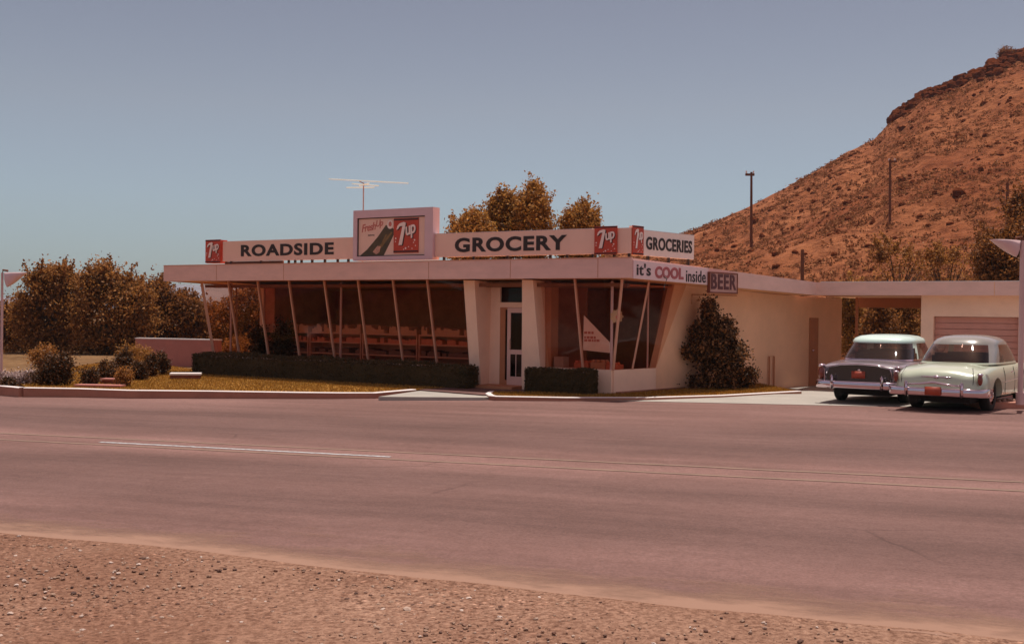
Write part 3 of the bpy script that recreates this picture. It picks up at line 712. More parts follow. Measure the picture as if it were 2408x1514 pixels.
tb = thing('display_table', 'low dark display table in the right bay window', 'table', B, (2.6, .6, 0))
MB().box(1.75, 3.5, .3, 1.2, .44, .5).build('tabletop', M_['shelf'], tb, B)
for xx, yy in ((1.8, .35), (3.4, .35), (1.8, 1.1), (3.4, 1.1)): MB().box(xx, xx + .05, yy, yy + .05, 0, .44).build('leg', M_['shelf'], tb, B)
# paper banner in the right bay
P = [at(1371, 823, B, .13), at(1437, 830, B, .13), at(1435, 806, B, .13), at(1373, 741, B, .13)]
bn = thing('paper_banner', 'white triangular paper banner with faint red lines hanging in the right bay window', 'banner', B, (P[0][0], .13, P[0][1]))
MB().prism_y([P[0], P[1], P[2], P[3]], .13, .134).build('paper', M_['white'], bn, B)
for i, (z, w) in enumerate(((782, .45), (793, .6), (800, .75))):
    a = at(1374, z, B, .13); m = MB(); x = a[0]; rn = random.Random(i)
    while x < a[0] + w * .5: ww = rn.uniform(.04, .09); m.box(x, x + ww, .124, .129, a[1] - .03, a[1] + .03); x += ww + .02
    m.build('writing', M_['redscript'], bn, B)
# scalloped sign on the corner post
cxz = at(1453, 744, B, -.02)
sc = [(cxz[0] + (.16 + .02 * math.cos(9 * t)) * math.cos(t), cxz[1] + (.16 + .02 * math.cos(9 * t)) * math.sin(t)) for t in [2 * math.pi * k / 72 for k in range(72)]]
sg = thing('scalloped_sign', 'round cream scalloped sign on the corner window post', 'sign', B, (cxz[0], -.05, cxz[1]))
MB().prism_y(sc, -.10, -.08).build('plate', pm('cream card', (.62, .40, .22), .6), sg, B)
MB().disc_y(cxz[0] + .03, cxz[1] - .02, .05, -.105, -.102).build('emblem', M_['redscript'], sg, B)

# ------------------------------------------------------------------ lettering
def text_geo(s, offset=.0, shear=0., spacing=1., extrude=.0):
    cu_ = bpy.data.curves.new('t', 'FONT'); cu_.body = s; cu_.offset = offset; cu_.shear = shear; cu_.space_character = spacing
    cu_.resolution_u = 4; cu_.extrude = extrude
    o = bpy.data.objects.new('t', cu_); COL.objects.link(o); dg = bpy.context.evaluated_depsgraph_get(); dg.update()
    me = bpy.data.meshes.new_from_object(o.evaluated_get(dg)); v = [tuple(p.co) for p in me.vertices]; f = [tuple(p.vertices) for p in me.polygons]
    bpy.data.objects.remove(o); bpy.data.curves.remove(cu_); bpy.data.meshes.remove(me); return v, f
def letters(s, x0, x1, z0, z1, y, mat, parent, F, offset=.02, shear=0., name='lettering', spacing=1.05, thick=.012, rot=0.):
    """text fitted into the box x0..x1, z0..z1 on the plane y, standing `thick` proud"""
    v, f = text_geo(s, offset, shear, spacing, .5)
    a = min(p[0] for p in v); b = max(p[0] for p in v); c = min(p[1] for p in v); d = max(p[1] for p in v)
    cx, cz = (x0 + x1) / 2, (z0 + z1) / 2; out = []
    for p in v:
        X_ = x0 + (p[0] - a) / (b - a) * (x1 - x0) - cx; Z_ = z0 + (p[1] - c) / (d - c) * (z1 - z0) - cz
        out.append((cx + X_ * math.cos(rot) - Z_ * math.sin(rot), y - (p[2] + .5) * thick, cz + X_ * math.sin(rot) + Z_ * math.cos(rot)))
    return MB().add(out, f).build(name, mat, parent, F)
def stroke_poly(m, poly, y0, y1): m.prism_y(poly, y0, y1)
def soda_plate(parent, x0, x1, z0, z1, y, F, up=True):
    """red panel with dark bands, slanted white figure and small script"""
    w, h = x1 - x0, z1 - z0
    pl_ = MB().box(x0, x1, y, y + .03, z0, z1).build('plate', M_['redp'], parent, F)
    parts('band', M_['black'], pl_, F, [(x0, x1, y - .006, y - .001, z1 - .06 * h, z1 - .02 * h), (x0, x1, y - .006, y - .001, z0 + .02 * h, z0 + .06 * h)])
    def P(u, t): return (x0 + u * w, z0 + t * h)
    seven = [P(.21, .225), P(.355, .225), P(.49, .80), P(.50, .865), P(.42, .89), P(.25, .85), P(.16, .78), P(.12, .665), P(.19, .69), P(.25, .765), P(.37, .775)]
    sh = [(a + .035 * w, b - .02 * h) for a, b in seven]
    MB().prism_y(sh, y - .006, y - .001).build('shadow_paint', M_['black'], pl_, F)
    MB().prism_y(seven, y - .014, y - .007).build('numeral', M_['white'], pl_, F)
    if up:
        letters('up', x0 + .535 * w, x0 + .955 * w, z0 + .40 * h, z0 + .765 * h, y - .001, M_['black'], pl_, F, .03, .25, 'shadow_paint', .9, .005, .25)
        letters('up', x0 + .50 * w, x0 + .93 * w, z0 + .42 * h, z0 + .785 * h, y - .007, M_['white'], pl_, F, .022, .25, 'script', .9, .006, .25)
        for u, t, r in ((.09, .42, .03), (.08, .33, .022), (.86, .36, .03), (.82, .29, .02), (.5, .13, .032), (.62, .17, .02), (.76, .12, .018), (.9, .2, .02), (.42, .1, .018)):
            c = P(u, t); MB().disc_y(c[0], c[1], r * w, y - .005, y - .001, 10).build('bubble', M_['white'], pl_, F)

YS = -.80
def A(px, py): return at(px, py, B, YS)
zt, zb_ = 3.91, 3.32
# roadside sign
xa, xb = A(524, 590)[0], A(836, 590)[0]; xc, xd = A(1023, 560)[0], A(1400, 560)[0]; xe = A(1482, 560)[0]
s1 = thing('roof_sign', 'long pale rooftop sign board reading ROADSIDE', 'sign', B, (xa, YS, ztop(-1)))
MB().box(xa, xb, YS, YS + .12, zb_, zt).build('board', M_['board'], s1, B)
lx0, lx1 = A(567, 585)[0], A(785, 580)[0]
letters('ROADSIDE', lx0, lx1, 3.45, 3.79, YS, M_['black'], s1, B, .035, spacing=1.12)
for px in (540, 610, 675, 690, 705, 730, 760, 790, 815): x = A(px, 600)[0]; parts('bracket', M_['black'], s1, B, [(x, x + .05, YS + .02, YS + .08, ztop(-.8), zb_)])
x0_, x1_ = A(527, 612)[0], A(662, 612)[0]; MB().box(x0_, x1_, YS + .03, YS + .1, ztop(-.8), zb_ - .01).build('mounting_rail', M_['wood'], s1, B)
# grocery sign
s2 = thing('roof_sign', 'long pale rooftop sign board reading GROCERY', 'sign', B, (xc, YS, ztop(-1)))
MB().box(xc + .002, xe, YS, YS + .12, zb_, zt + .01).build('board', M_['board'], s2, B)
letters('GROCERY', A(1070, 570)[0], A(1333, 570)[0], 3.43, 3.80, YS, M_['black'], s2, B, .035, spacing=1.1)
MB().box(xc, A(1392, 560)[0], YS - .01, YS + .13, zt + .01, zt + .022).build('edging', M_['wallcap'], s2, B)
for px in (1040, 1110, 1190, 1290, 1330, 1390, 1440, 1475): x = A(px, 600)[0]; parts('bracket', M_['black'], s2, B, [(x, x + .05, YS + .02, YS + .08, ztop(-.8), zb_)])
# box sign at left end
s3 = thing('soft_drink_sign', 'red soft drink box sign at the left end of the roof signs', 'sign', B, (A(480, 590)[0], YS, ztop(-1)), 'red soft drink plates on the roof signs')
x0_, x1_ = A(486, 590)[0], A(521, 590)[0]
soda_plate(s3, x0_, x1_, 3.28, 3.97, YS - .05, B)
MB().box(x0_ + .02, x1_ - .02, YS - .018, YS + .25, 3.27, 3.96).build('box_body', M_['redp'], s3, B)
# plate near right end
s4 = thing('soft_drink_sign', 'square red soft drink plate to the right of the word GROCERY', 'sign', B, (A(1400, 590)[0], YS, 3.3), 'red soft drink plates on the roof signs')
soda_plate(s4, A(1400, 560)[0], A(1453, 560)[0], 3.30, 3.97, YS - .05, B)
MB().box(A(1402, 560)[0], A(1450, 560)[0], YS - .018, YS - .002, 3.31, 3.96).build('backing', M_['board'], s4, B)
# billboard
bx0, bx1 = A(836, 545)[0], A(1023, 540)[0]; bz0, bz1 = 3.26, 4.62
bb = thing('billboard', 'tall framed soft drink billboard with green bottle at the middle of the roof', 'billboard', B, (bx0, YS, 3.2))
Yb = YS - .10
fw_ = .17
m = MB(); m.box(bx0, bx1, Yb, YS + .2, bz1 - .21, bz1); m.box(bx0, bx0 + .13, Yb, YS + .2, bz0, bz1 - .21); m.box(bx1 - .26, bx1, Yb, YS + .2, bz0, bz1 - .21); m.box(bx0 + .13, bx1 - .26, Yb, YS + .2, bz0, bz0 + .11)
m.build('frame', M_['lilac'], bb, B)
px0, px1, pz0, pz1 = bx0 + .13, bx1 - .26, bz0 + .11, bz1 - .21
bk = MB(); t = .022
bk.box(px0, px1, Yb + .03, Yb + .05, pz1 - t, pz1); bk.box(px0, px1, Yb + .03, Yb + .05, pz0, pz0 + t); bk.box(px0, px0 + t, Yb + .03, Yb + .05, pz0 + t, pz1 - t); bk.box(px1 - t, px1, Yb + .03, Yb + .05, pz0 + t, pz1 - t)
bk.build('inner_border', M_['black'], bb, B)
pn = MB().box(px0, px1, Yb + .055, YS + .1, pz0, pz1).build('poster_panel', M_['board'], bb, B)
pw, ph = px1 - px0, pz1 - pz0; Yp = Yb + .055
def Q(u, v_): return (px0 + u * pw, pz0 + v_ * ph)
letters('Fresh', *(lambda a, b: (a[0], b[0], a[1], b[1]))(Q(.05, .66), Q(.27, .86)), Yp, M_['redscript'], pn, B, .02, .35, 'script', .9, .006, .14)
letters('Up', *(lambda a, b: (a[0], b[0], a[1], b[1]))(Q(.27, .72), Q(.38, .94)), Yp, M_['redscript'], pn, B, .02, .35, 'script', .9, .006, .14)
letters('WITH', *(lambda a, b: (a[0], b[0], a[1], b[1]))(Q(.15, .53), Q(.245, .565)), Yp, M_['black'], pn, B, .03, 0, 'lettering', 1.1, .006)
MB().prism_y([Q(.03, .02), Q(.39, .02), Q(.47, .30), Q(.565, .65), Q(.50, .74), Q(.42, .80), Q(.30, .50), Q(.14, .18)], Yp - .006, Yp - .001).build('bottle_paint', M_['green'], pn, B)
MB().prism_y([Q(.415, .55), Q(.44, .55), Q(.38, .33), Q(.345, .29)], Yp - .010, Yp - .007).build('bottle_highlight', M_['green2'], pn, B)
MB().prism_y([Q(.30, .20), Q(.34, .30), Q(.50, .62), Q(.52, .60), Q(.36, .22)], Yp - .010, Yp - .007).build('bottle_highlight', M_['green2'], pn, B)
c = Q(.295, .17); MB().prism_y([Q(.23, .12), Q(.30, .27), Q(.35, .25), Q(.33, .10), Q(.28, .05)], Yp - .014, Yp - .0105).build('bottle_label', M_['labelp'], pn, B)
c = Q(.485, .81); MB().disc_y(c[0], c[1], .105, Yp - .010, Yp - .007, 18, .12).build('bottle_cap_ring', M_['white'], pn, B)
MB().disc_y(c[0], c[1] + .01, .05, Yp - .016, Yp - .011, 16, .065).build('bottle_cap', M_['redscript'], pn, B)
a_, b_ = Q(.545, .075), Q(.90, .955)
soda_plate(pn, a_[0], b_[0], a_[1], b_[1], Yp - .03, B)
# side signs
YG = .16
def AS(px, py, y=0.): return at(px, py, S, y)
g0, g1 = AS(1487, 560, YG)[0], AS(1632, 590, YG)[0]; gzt, gzb = AS(1515, 541.8, YG)[1], AS(1515, 601.2, YG)[1]
print('groceries', g0, g1, gzt, gzb)
s5 = thing('roof_sign', 'white rooftop sign reading GROCERIES above the side wall', 'sign', S, (g0, YG, ztop(-1)))
gs = AS(1514, 560, YG)[0]
MB().box(gs, g1, YG, YG + .1, gzb, gzt).build('board', M_['white'], s5, S)
MB().box(gs, g1, YG - .005, YG + .105, gzt, gzt + .015).build('edging', M_['wallcap'], s5, S)
letters('GROCERIES', AS(1519, 575, YG)[0], AS(1627, 580, YG)[0], gzb + .15, gzb + .46, YG, M_['black'], s5, S, .03, spacing=1.08)
for u in (.1, .5, .9): x = gs + (g1 - gs) * u; parts('bracket', M_['black'], s5, S, [(x, x + .05, YG + .02, YG + .08, ztop(.5) - .1, gzb)])
s6 = thing('soft_drink_sign', 'narrow-looking red soft drink plate left of the word GROCERIES', 'sign', S, (g0, YG, 3.3), 'red soft drink plates on the roof signs')
soda_plate(s6, g0, AS(1512, 560, YG)[0], gzb - .0, gzt + .09, YG - .02, S)
MB().box(g0 + .01, gs - .012, YG + .012, YG + .1, gzb, gzt + .08).build('backing', M_['board'], s6, S)
# it's COOL inside
ca0, ca1 = AS(1490, 640, -.03)[0], AS(1666, 650, -.03)[0]; cz1 = AS(1490, 611.5, -.03)[1]; cz0 = AS(1490, 654.5, -.03)[1]; ce1 = AS(1666, 631.5, -.03)[1]; ce0 = AS(1666, 670, -.03)[1]
print('cool', ca0, ca1, cz0, cz1, ce0, ce1)
s7 = thing('wall_sign', "white sign with black and crimson letters reading it's COOL inside", 'sign', S, (ca0, -.03, cz0))
MB().prism_y([(ca0, cz0), (ca1, ce0), (ca1, ce1), (ca0, cz1)], -.03, -.002).build('board', pm('white sign paint', (.86, .62, .62), .5, .04, 4), s7, S)
def cool(s, px0, px1, pyb, pyt, mat, off=.02):
    a, b = AS(px0, (pyb + pyt) / 2, -.03), AS(px1, (pyb + pyt) / 2, -.03); c = AS((px0 + px1) / 2, pyb, -.03)[1]; d = AS((px0 + px1) / 2, pyt, -.03)[1]
    letters(s, a[0], b[0], c, d, -.03, mat, s7, S, off)
cool("it's", 1497, 1530, 648, 620, M_['black'], .015); cool('COOL', 1540, 1607, 656, 628, M_['crimson'], .045); cool('inside', 1613, 1659, 664, 636, M_['black'], .008)
# BEER
b0, b1_ = AS(1669, 660, -.1)[0], AS(1735, 670, -.1)[0]; bz1_ = AS(1700, 641, -.1)[1]; bz0_ = AS(1700, 690, -.1)[1]
s8 = thing('beer_sign', 'framed hanging sign of dark capitals reading BEER on the side fascia', 'sign', S, (b0, -.1, bz0_))
MB().box(b0 + .03, b1_ - .03, -.09, -.03, bz0_ + .03, bz1_ - .03).build('board', pm('beer sign face', (.56, .29, .24), .5, .1, 5), s8, S)
m = MB(); m.box(b0, b1_, -.105, -.02, bz0_, bz0_ + .03); m.box(b0, b1_, -.105, -.02, bz1_ - .03, bz1_); m.box(b0, b0 + .03, -.105, -.02, bz0_ + .03, bz1_ - .03); m.box(b1_ - .03, b1_, -.105, -.02, bz0_ + .03, bz1_ - .03)
m.build('frame', M_['brick'], s8, S)
letters('BEER', b0 + .08, b1_ - .07, bz0_ + .10, bz1_ - .045, -.09, pm('beer letter paint', (.11, .02, .02), .5), s8, S, .03, spacing=1.12)
hk = at(1573, 660, S, -.2); hk2 = at(1565, 676, S, -.2)
tag(MB().tube([(at(1562, 682, S, -.12)[0], -.12, at(1562, 682, S, -.12)[1]), (hk2[0], -.16, hk2[1]), (hk[0], -.14, hk[1] + .05), (hk[0] + .03, -.03, hk[1] + .1)], .014, 6).build('hook', M_['black'], F=S), 'small dark bent hook hanging under the COOL sign', 'hook')

# antenna
xm, zm = at(855, 430, B, 1.5); an = thing('television_antenna', 'thin rooftop television antenna on a mast behind the billboard', 'antenna', B, (xm, 1.5, ztop(1.5)))
MB().tube([(xm, 1.5, ztop(1.5) - .05), (xm, 1.5, zm)], .018, 6).build('mast', pm('mast metal', (.45, .27, .25), .5), an, B)
ab = MB(); almat = pm('antenna aluminium', (.80, .95, .93), .5, .03, 3)
pA = at(905, 428, B, 1.0); 
MB().tube([(xm - .15, 1.8, zm - .02), (xm + .1, 1.2, zm + .0)], .012, 6).build('boom', M_['wood'], an, B)
for (a, c, y) in (((774, 421), (960, 431), 1.1), ((815, 441), (880, 441), 1.9), ((828, 432), (890, 437), 1.6), ((845, 437), (868, 431), 1.4)):
    P0 = at(a[0], a[1], B, y); P1 = at(c[0], c[1], B, y)
    MB().tube([(P0[0], y, P0[1]), (P1[0], y, P1[1])], .019, 6).build('element', almat, an, B)

# ------------------------------------------------------------------ foliage
def leaf_cloud(pts, sizes, seed, aspect=.6, up=0.):
    rnd = np.random.RandomState(seed); n = len(pts)
    a = rnd.normal(size=(n, 3)); a /= np.linalg.norm(a, axis=1)[:, None]
    b = rnd.normal(size=(n, 3)); b -= (a * b).sum(1)[:, None] * a; b /= np.linalg.norm(b, axis=1)[:, None]
    s = np.asarray(sizes)[:, None]
    P = np.asarray(pts); V = np.stack([P - a * s, P + b * s * aspect, P + a * s, P - b * s * aspect], 1).reshape(-1, 3)
    F = np.arange(4 * n).reshape(-1, 4)
    return V, F
def fast_mesh(name, V, F, mat, parent):
    M = WM[parent.name]; Mi = np.array(M.inverted()); V = V @ Mi[:3, :3].T + Mi[:3, 3]
    me = bpy.data.meshes.new(name); me.vertices.add(len(V)); me.vertices.foreach_set('co', V.astype(np.float32).ravel())
    me.loops.add(F.size); me.loops.foreach_set('vertex_index', F.astype(np.int32).ravel())
    me.polygons.add(len(F)); me.polygons.foreach_set('loop_start', np.arange(0, F.size, 4, dtype=np.int32)); me.polygons.foreach_set('loop_total', np.full(len(F), 4, np.int32))
    me.update(calc_edges=True); me.validate(); me.materials.append(mat)
    o = bpy.data.objects.new(name, me); COL.objects.link(o); o.parent = parent; WM[o.name] = M; return o
def crown_points(blobs, nclump, nleaf, spread, seed, hollow=.55):
    """blobs: list of (cx,cy,cz,rx,ry,rz); clumps sit mostly in the outer shell"""
    rnd = np.random.RandomState(seed); vol = np.array([b[3] * b[4] * b[5] for b in blobs]); vol = vol ** .6; vol /= vol.sum()
    C_ = []
    for b, w in zip(blobs, vol):
        k = max(2, int(nclump * w)); d = rnd.normal(size=(k, 3)); d /= np.linalg.norm(d, axis=1)[:, None]
        r = hollow + (1.04 - hollow) * rnd.rand(k, 1) ** .8
        C_.append(np.array(b[:3]) + d * r * np.array(b[3:]))
    C_ = np.vstack(C_); sp = spread * rnd.uniform(.5, 1.4, (len(C_), 1))
    pts = np.repeat(C_, nleaf, 0) + rnd.normal(size=(len(C_) * nleaf, 3)) * np.repeat(sp, nleaf, 0)
    return C_, pts
def tree(name, label, base, blobs, mat, leaf, nclump, nleaf, spread, seed, trunk_r=.16, cat='tree', group=None, limbs=7, hollow=.45, shoots=34):
    """blobs are relative to base; world frame"""
    base = Vector(base); t = thing(name, label, cat, I4, base, group)
    bl = [(base.x + b[0], base.y + b[1], base.z + b[2], b[3], b[4], b[5]) for b in blobs]
    leaf *= .78
    C_, pts = crown_points(bl, int(nclump * 1.15), int(nleaf * 1.35), spread * .92, seed, hollow)
    rs_ = np.random.RandomState(seed + 50); ex = []
    ztop_ = C_[:, 2].max(); cand = C_[C_[:, 2] > np.percentile(C_[:, 2], 62)]
    for k in range(shoots):
        c0_ = cand[rs_.randint(len(cand))]; L_ = rs_.uniform(.3, .85) * (leaf / .066); dr_ = np.array([rs_.normal() * .35, rs_.normal() * .35, 1.])
        for j_ in range(6):
            q_ = c0_ + dr_ * L_ * (j_ + 1) / 6.; ex.append(q_ + rs_.normal(size=(16 - 2 * j_, 3)) * (.10 - .012 * j_))
    if ex: pts = np.vstack([pts] + ex)
    pts = pts[pts[:, 2] > base.z + .03]
    rnd = np.random.RandomState(seed + 1); V, F = leaf_cloud(pts, leaf * rnd.uniform(.6, 1.3, len(pts)), seed)
    fast_mesh('crown', V, F, M_[mat], t)
    m = MB(); top = max(b[2] for b in bl); cx = sum(b[0] for b in bl) / len(bl); cy = sum(b[1] for b in bl) / len(bl)
    fork = Vector((base.x + (cx - base.x) * .3, base.y + (cy - base.y) * .3, base.z + (top - base.z) * .45))
    m.tube([base, base.lerp(fork, .5) + Vector((.05, 0, 0)), fork], [trunk_r, trunk_r * .8, trunk_r * .65], 8)
    idx = rnd.choice(len(C_), min(limbs * 3, len(C_)), replace=False)
    for i, q in enumerate(idx):
        e_ = Vector(C_[q]); md = fork.lerp(e_, .5) + Vector((0, 0, .12 * (e_ - fork).length))
        st = base.lerp(fork, .6 + .4 * (i % 3) / 2.)
        m.tube([st, md, e_], [trunk_r * .4, trunk_r * .2, trunk_r * .06], 5)
    m.build('trunk', M_['bark'], t); return t
def T(px, py, D): p = far(px, py, D); return p
def gbase(px, D, z=-.3): p = far(px, 900, D); return Vector((p.x, p.y, z))
GL = 'trees left of the store'
def tb_(px, D, items, z=-.3):
    """crown blobs from picture measurements: (px, py, halfwidth_px, halfheight_px, depth radius)"""
    b = gbase(px, D, z); out = []
    for (x, y, w, h, dr, *dd) in items:
        q = far(x, y, D + (dd[0] if dd else 0)); s = D / 2600.
        out.append((q.x - b.x, q.y - b.y, q.z - b.z, w * s, dr, h * s))
    return b, out
b, bl = tb_(120, 54, [(120, 730, 75, 85, 1.2), (95, 665, 32, 32, .7), (135, 660, 34, 36, .8), (70, 745, 40, 60, 1.), (160, 700, 35, 50, .9), (110, 815, 85, 42, 1.2)])
tree('tree', 'broad brown-green tree at far left behind the big shrub, loose twiggy top', b, bl, 'leaf_mid', .095, 260, 66, .25, 1, group=GL)
b, bl = tb_(250, 53, [(245, 735, 70, 90, 1.3), (240, 650, 34, 36, .7), (275, 670, 32, 40, .7), (215, 690, 30, 50, .8), (310, 700, 30, 40, .8), (330, 740, 40, 70, 1.1), (260, 815, 80, 42, 1.2)])
tree('tree', 'tallest tree of the left mass with sparse leaves on its peak', b, bl, 'leaf_mid', .095, 300, 66, .25, 2, group=GL)
b, bl = tb_(400, 55, [(395, 765, 70, 66, 1.3), (375, 692, 30, 30, .7), (432, 728, 36, 34, .8), (350, 720, 32, 50, .8), (466, 764, 30, 50, 1.)])
tree('tree', 'dark rounded tree just left of the roof overhang', b, bl, 'leaf_dark', .095, 280, 66, .26, 3, group=GL)
b, bl = tb_(10, 56, [(5, 790, 55, 75, 1.3), (35, 760, 25, 50, .8), (-60, 780, 60, 90, 1.3)])
tree('tree', 'low dark tree at the left edge behind the lamp pole', b, bl, 'leaf_dark', .095, 200, 60, .26, 4, group=GL)
b, bl = tb_(575, 56, [(585, 760, 55, 65, 1.1), (560, 715, 22, 30, .6), (600, 700, 22, 35, .6), (535, 775, 35, 50, .8), (640, 770, 40, 60, .9)])
tree('tree', 'brown-green tree seen through the left corner glass of the store', b, bl, 'leaf_mid', .08, 190, 60, .2, 6, group=GL)
b, bl = tb_(520, 60, [(505, 790, 40, 70, 1.), (480, 790, 30, 70, 1.)])
tree('tree', 'slim leafy tree between overhang edge and first window mullion', b, bl, 'leaf_olive', .08, 90, 55, .2, 7, group=GL)
b, bl = tb_(200, 62, [(180, 800, 90, 55, 1.5), (330, 800, 90, 55, 1.5), (60, 810, 70, 50, 1.2)])
tree('tree', 'low dark undergrowth tree filling the gap under the left crowns', b, bl, 'leaf_dark', .09, 200, 60, .25, 8, group=GL)
GB = 'trees rising behind the roof'
def upright(px, topy, D, w, seed, label, basey=640):
    items = [(px, (topy + basey) / 2 + 10, w, (basey - topy) / 2 - 6, .9), (px - w * .45, topy + 55, w * .4, 42, .6), (px + w * .4, topy + 50, w * .4, 45, .6), (px + w * .05, topy + 30, w * .3, 34, .5), (px, basey + 30, w * .8, 60, .9)]
    b, bl = tb_(px, D, items); tree('cottonwood_tree', label, b, bl, 'leaf_olive', .075, 210, 62, .17, seed, .2, group=GB)
upright(1110, 497, 42, 50, 21, 'lowest of the trees behind the roof, directly right of the billboard')
upright(1182, 453, 44, 40, 22, 'upright tree behind the roof above the letter O of the front sign')
upright(1252, 437, 43, 44, 23, 'tallest tree behind the roof with a thin spire at its top')
upright(1365, 478, 43, 46, 24, 'golden-green tree behind the roof nearest the red right-hand plate')
# trees on the right beyond the garage
GR = 'trees behind the garage wing'
b, bl = tb_(2110, 52, [(2110, 640, 55, 60, 1.3), (2080, 600, 30, 30, .8), (2145, 610, 35, 35, .8)])
tree('mesquite_tree', 'thin olive tree on the hill foot left of the tall bare pole', b, bl, 'leaf_mid', .075, 34, 30, .28, 31, group=GR)
b, bl = tb_(2220, 52, [(2215, 640, 55, 45, 1.3), (2250, 620, 30, 30, .8)])
tree('mesquite_tree', 'small olive tree over the carport roof, left of the dark trees', b, bl, 'leaf_mid', .075, 28, 30, .28, 32, group=GR)
b, bl = tb_(2350, 44, [(2345, 620, 50, 55, 1.1), (2325, 585, 28, 35, .7), (2380, 575, 30, 45, .8), (2400, 640, 50, 60, 1.1), (2350, 680, 60, 60, 1.2)])
tree('tree', 'dark green tree at right edge beneath the lamp shade', b, bl, 'leaf_dark', .085, 230, 60, .2, 33, group=GR)
b, bl = tb_(2425, 50, [(2400, 500, 34, 28, .8), (2440, 520, 40, 70, 1.)])
tree('tree', 'sparse dark tree rising highest at the right edge, above the lamp', b, bl, 'leaf_dark', .085, 80, 46, .2, 34, group=GR)
b, bl = tb_(2000, 46, [(2005, 735, 30, 60, .8), (2010, 790, 35, 50, .9)])
tree('bush_tree', 'golden lit bush seen at the left of the carport opening', b, bl, 'leaf_olive', .075, 90, 50, .16, 35, group='bushes seen through the carport')
b, bl = tb_(2070, 44, [(2070, 760, 30, 45, .8), (2055, 800, 35, 45, .9)])
tree('bush_tree', 'dark round bush in the middle of the carport opening', b, bl, 'leaf_dark', .075, 110, 55, .15, 36, group='bushes seen through the carport')
b, bl = tb_(2130, 46, [(2135, 745, 35, 60, .8), (2130, 800, 40, 45, .9)])
tree('bush_tree', 'reddish leafy bush at the right of the carport opening', b, bl, 'leaf_mid', .075, 110, 52, .16, 37, group='bushes seen through the carport')

# shrubs and hedges
def shrub(name, label, base, blobs, mat, leaf, ncl, nl, sp, seed, group=None, cat='shrub'):
    base = Vector(base); t = thing(name, label, cat, I4, base, group)
    bl = [(base.x + b[0], base.y + b[1], base.z + b[2], b[3], b[4], b[5]) for b in blobs]
    C_, pts = crown_points(bl, ncl, nl, sp, seed, .35); pts = pts[pts[:, 2] > base.z - .02]
    rnd = np.random.RandomState(seed); V, F = leaf_cloud(pts, leaf * rnd.uniform(.6, 1.3, len(pts)), seed)
    fast_mesh('foliage', V, F, M_[mat], t)
    m = MB()
    for i in range(5):
        q = C_[rnd.randint(len(C_))]; m.tube([base, base.lerp(Vector(q), .5) + Vector((.02, 0, .05)), q], [.03, .02, .008], 5)
    m.build('stem', M_['bark'], t); return t
def sb(px, py, items, z=-.06):
    b = gnd(px, py, z); D = b.y; s = D / 2600.; out = []
    for (x, y, w, h) in items:
        q = far(x, y, D); out.append((q.x - b.x, 0, q.z - b.z, w * s, w * s * .9, h * s))
    return b, out
GS = 'clipped shrubs left of the long hedge'
b, bl = sb(132, 906, [(130, 870, 42, 36), (145, 850, 25, 22), (115, 885, 35, 22)])
shrub('shrub', 'largest dark rounded shrub at left, beside the pale flower bed', b, bl, 'leaf_shrub', .03, 170, 55, .07, 41, GS)
b, bl = sb(112, 880, [(108, 845, 32, 28)], -.1)
shrub('shrub', 'lit orange-brown shrub rising behind the largest dark shrub', b, bl, 'leaf_mid', .035, 90, 50, .08, 42, GS)
for i, (x, yb, xc, yc, w, h, mt, lab) in enumerate((
    (211, 907, 211, 887, 21, 21, 'leaf_shrub', 'small dark ball shrub left of the brick planter'),
    (250, 897, 250, 873, 23, 24, 'leaf_shrub', 'dark ball shrub standing behind the small brick box'),
    (290, 884, 290, 848, 23, 34, 'leaf_shrub', 'tall square-clipped dark shrub before the pink wall'),
    (291, 909, 291, 887, 18, 21, 'leaf_mid', 'small round shrub with a lit golden rim next to the brick box'),
    (328, 894, 328, 871, 20, 22, 'leaf_shrub', 'low dark ball shrub right of the golden-rimmed one'),
    (356, 886, 356, 858, 14, 26, 'leaf_shrub', 'slim dark shrub left half of the touching pair'),
    (382, 882, 382, 853, 16, 27, 'leaf_shrub', 'taller dark shrub right half of the touching pair'))):
    b, bl = sb(x, yb, [(xc, yc, w, h), (xc, yc + h * .35, w * .95, h * .6)])
    shrub('shrub', lab, b, bl, mt, .026, 85, 55, .05, 50 + i, GS)
b, bl = sb(320, 862, [(330, 838, 32, 20), (300, 830, 22, 14)], -.15)
shrub('shrub', 'loose golden bush in front of the left end of the pink wall', b, bl, 'leaf_olive', .035, 90, 45, .09, 60, GS)
b, bl = sb(560, 850, [(555, 815, 35, 28), (600, 805, 25, 25), (520, 825, 22, 20)], -.15)
shrub('shrub', 'orange-lit bush seen through the lower left corner glass', b, bl, 'leaf_olive', .035, 110, 45, .09, 61, GS)
b, bl = sb(60, 902, [(70, 885, 30, 14), (35, 890, 26, 12), (12, 893, 20, 12)])
shrub('flower_bed', 'low bed of pale pinkish flowers at the left edge', b, bl, 'petal', .03, 120, 40, .06, 62, cat='flowers')
b, bl = sb(20, 908, [(18, 898, 18, 9)])
shrub('shrub', 'very small dark plant before the pale flowers', b, bl, 'leaf_shrub', .025, 40, 40, .04, 63, GS)
# dark potted foliage inside left corner
for i, (px, py, w, h, lab) in enumerate(((610, 800, 24, 45, 'dark leafy plant standing inside the left corner glass'), (665, 790, 26, 40, 'dark bushy plant inside the long window beside the shelves'))):
    x, z = at(px, py, B, .6); q = B @ Vector((x, .6, .0)); s = (q.y) / 2600.
    shrub('indoor_plant', lab, q, [(0, 0, z, w * s, .25, h * s), (0, 0, z - .45, w * s * 1.2, .3, .4)], 'leaf_hedge', .04, 80, 50, .07, 70 + i, 'plants inside the window', 'plant')

